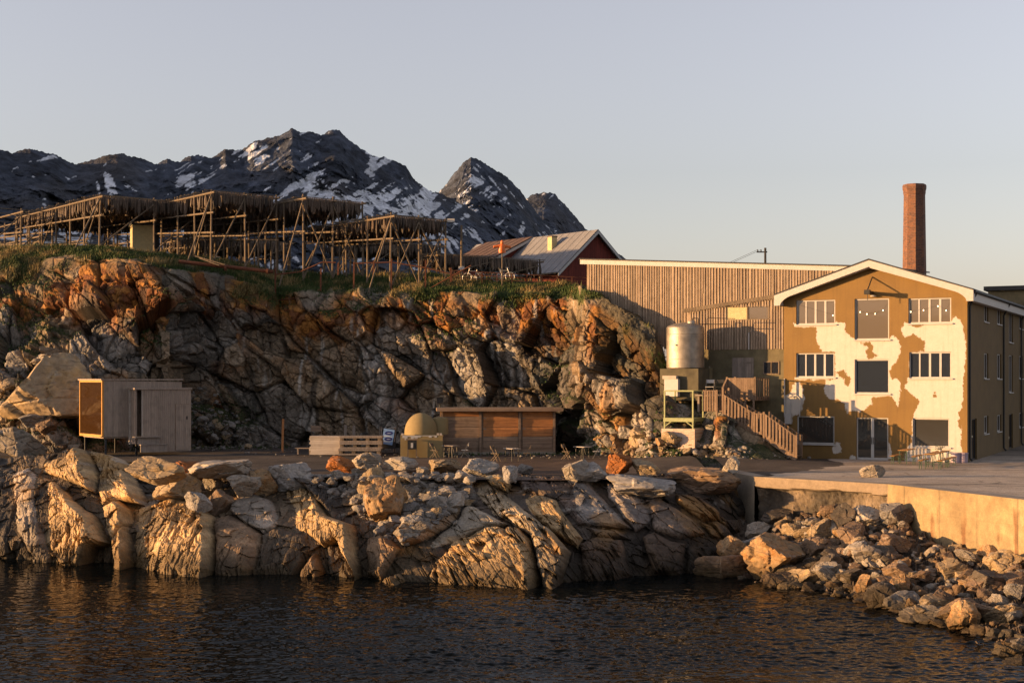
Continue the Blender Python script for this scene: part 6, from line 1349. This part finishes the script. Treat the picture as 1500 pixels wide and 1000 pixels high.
# small stones: one mass
SG = [rockgeo(400+k, IV2, 1.0) for k in range(10)]
def stones(name, regs, seed, label):
    rs = random.Random(seed); VV = {}; 
    V = []; Q = []; n = 0
    for poly, cnt, a, b2 in regs:
        for x, y in inpoly(poly, cnt, rs):
            p = hit(x, y)
            if p is None: continue
            s = a+(b2-a)*rs.random()**2; g = SG[rs.randrange(10)]; t = rs.uniform(0, 6.28); c, s_ = math.cos(t), math.sin(t); sc = np.array([s*rs.uniform(.8, 1.4), s*rs.uniform(.8, 1.2), s*rs.uniform(.5, .9)]); q = g*sc
            V.append(np.stack([q[:, 0]*c-q[:, 1]*s_+p.x, q[:, 0]*s_+q[:, 1]*c+p.y+s*.3, q[:, 2]+p.z+.2*s], 1)); Q.append(IF2+n); n += len(g)
    o = npmesh(name, np.concatenate(V), np.concatenate(Q), BM['pale' if seed == 2 else 'brown' if seed == 3 else 'grey']); tag(o, label, 'stones', kind='stuff')
stones('small_stones', [(HEAP, 300, .08, .26), (TAL, 300, .06, .22), ([(250,655),(420,650),(640,662),(830,664),(870,672),(420,668)], 200, .03, .1)], 1, 'grey small stones filling the rubble heap and the scree')
stones('small_stones', [(RIP, 380, .08, .3), (HEAP, 260, .08, .26), ([(880,640),(1040,650),(1180,668),(1230,678),(1000,672)], 130, .05, .2)], 2, 'pale small stones between the larger rocks')
stones('small_stones', [(RIP, 380, .08, .3), (LEFT, 60, .1, .3), (FOOT, 120, .06, .2)], 3, 'brown small stones in the riprap')
# ------------------------------------------------------------------ grass: one mass of blades on the turf, and moss tufts on ledges
def grass():
    rs = np.random.default_rng(3)
    ok = np.where((HG > .35) & (HPX > -60) & (HPX < 985) & (HT < 4.35) & (HQ[:, 2] > 5))[0]; _u = np.unique(np.round(HPX, 3)); pw = np.interp(HPX[ok], _u, np.gradient(_u))*np.where(HPX[ok] > 845, .2, 1); idx = rs.choice(ok, 52000, p=pw/pw.sum())
    mo = np.where((HM > .45) & (HPX > -20) & (HPX < 1000))[0]; pm = np.interp(HPX[mo], _u, np.gradient(_u)); idm = rs.choice(mo, 12000, p=pm/pm.sum()) if len(mo) else idx[:0]
    P0 = np.concatenate([HQ[idx], HQ[idm]]); small = np.concatenate([np.zeros(len(idx)), np.ones(len(idm))])
    wd = []
    for (x0, x1, yy, k) in ((455, 560, 660, 260), (586, 650, 664, 160), (648, 815, 665, 380), (120, 270, 658, 260), (820, 870, 664, 240), (1130, 1180, 672, 200), (268, 420, 656, 240)):
        for _ in range(k):
            q = Pz(rs.uniform(x0, x1), yy+rs.normal()*1.2, GZ-.03); wd.append((q.x, q.y+abs(rs.normal())*.4, q.z))
    wd = np.array(wd); P0 = np.concatenate([P0, wd]); small = np.concatenate([small, np.full(len(wd), .6)])
    n = len(P0); P0 = P0+rs.normal(size=(n, 3))*np.array([.12, .12, .0])
    clump = fbm(P0*.9, 3, 9); dryn = sst(.0, .3, fbm(P0*.55+4, 3, 121)+.08*rs.normal(size=n))*(1-small)
    h = (.11+.24*np.clip(clump+.35, 0, 1)*(1+dryn))*rs.uniform(.6, 1.3, n)*(1-.55*small); a = rs.uniform(0, 6.28, n); w = .022+.02*rs.random(n)+.012*small
    d = np.stack([np.cos(a), np.sin(a), 0*a], 1)*w[:, None]; ln = rs.normal(size=(n, 3))*.35*h[:, None]; ln[:, 2] = h; ln[:, 0] += .12*h
    V = np.stack([P0-d-[0, 0, .04], P0+d-[0, 0, .04], P0+ln], 1).reshape(-1, 3); Q = np.arange(3*n).reshape(-1, 3)
    g = np.array([.036, .062, .013])*(rs.uniform(.55, 1.35, n))[:, None]; dc = np.array([.22, .16, .065])*rs.uniform(.7, 1.2, n)[:, None]; C = g*(1-dryn[:, None])*.85+dc*dryn[:, None]; C = np.repeat(C, 3, 0)
    tag(npmesh('grass', V, Q, M['grass'], C), 'rough green and straw-coloured grass on top of the cliff', 'grass', kind='stuff')
m, nt, b = nmat('grass_blades'); a = N(nt, 'ShaderNodeAttribute', attribute_name='Col'); link(nt, a.outputs['Color'], b.inputs['Base Color']); b.inputs['Roughness'].default_value = .7; b.inputs['Specular IOR Level'].default_value = .2; M['grass'] = m
grass()
print('BOULDERS', NB[0])
# ------------------------------------------------------------------ light and camera
az = R_(180+SUN_AZ)                                       # compass: 0 = +Y, clockwise
sd = Vector((-math.sin(R_(SUN_AZ))*math.cos(R_(SUN_EL)), -math.cos(R_(SUN_AZ))*math.cos(R_(SUN_EL)), math.sin(R_(SUN_EL))))
w = bpy.data.worlds.new('World'); SC.world = w; w.use_nodes = True; nt = w.node_tree
sky = nt.nodes.new('ShaderNodeTexSky'); sky.sky_type = 'NISHITA'; sky.sun_disc = False
sky.sun_elevation = R_(SUN_EL); sky.sun_rotation = math.atan2(sd.x, sd.y); sky.air_density = 1.15; sky.dust_density = 1.0; sky.ozone_density = 2.6; sky.altitude = 5
hs = nt.nodes.new('ShaderNodeHueSaturation'); hs.inputs['Saturation'].default_value = .42; nt.links.new(sky.outputs[0], hs.inputs['Color'])
mx = nt.nodes.new('ShaderNodeMix'); mx.data_type = 'RGBA'; mx.blend_type = 'MULTIPLY'; mx.inputs[0].default_value = 1; nt.links.new(hs.outputs[0], mx.inputs[6]); mx.inputs[7].default_value = (1.10, .972, .99, 1)   # a pinkish evening
nt.links.new(mx.outputs[2], nt.nodes['Background'].inputs[0]); nt.nodes['Background'].inputs[1].default_value = .15
L = bpy.data.lights.new('sun', 'SUN'); L.energy = 4.8; L.angle = R_(.5); L.color = (1, .575, .24)
lo = bpy.data.objects.new('sun', L); COL.objects.link(lo); lo.rotation_euler = sd.to_track_quat('Z', 'Y').to_euler()
cam = bpy.data.cameras.new('camera'); co = bpy.data.objects.new('camera', cam); COL.objects.link(co)
co.location = (0, 0, CAMH); co.rotation_euler = (R_(90), 0, 0); cam.sensor_width = 36; cam.lens = F/1500*36
cam.shift_y = (HZ-500)/1500; cam.clip_start = .5; cam.clip_end = 30000; SC.camera = co
SC.view_settings.view_transform = 'Standard'; SC.view_settings.look = 'None'; SC.view_settings.gamma = 1; SC.view_settings.exposure = 1.33
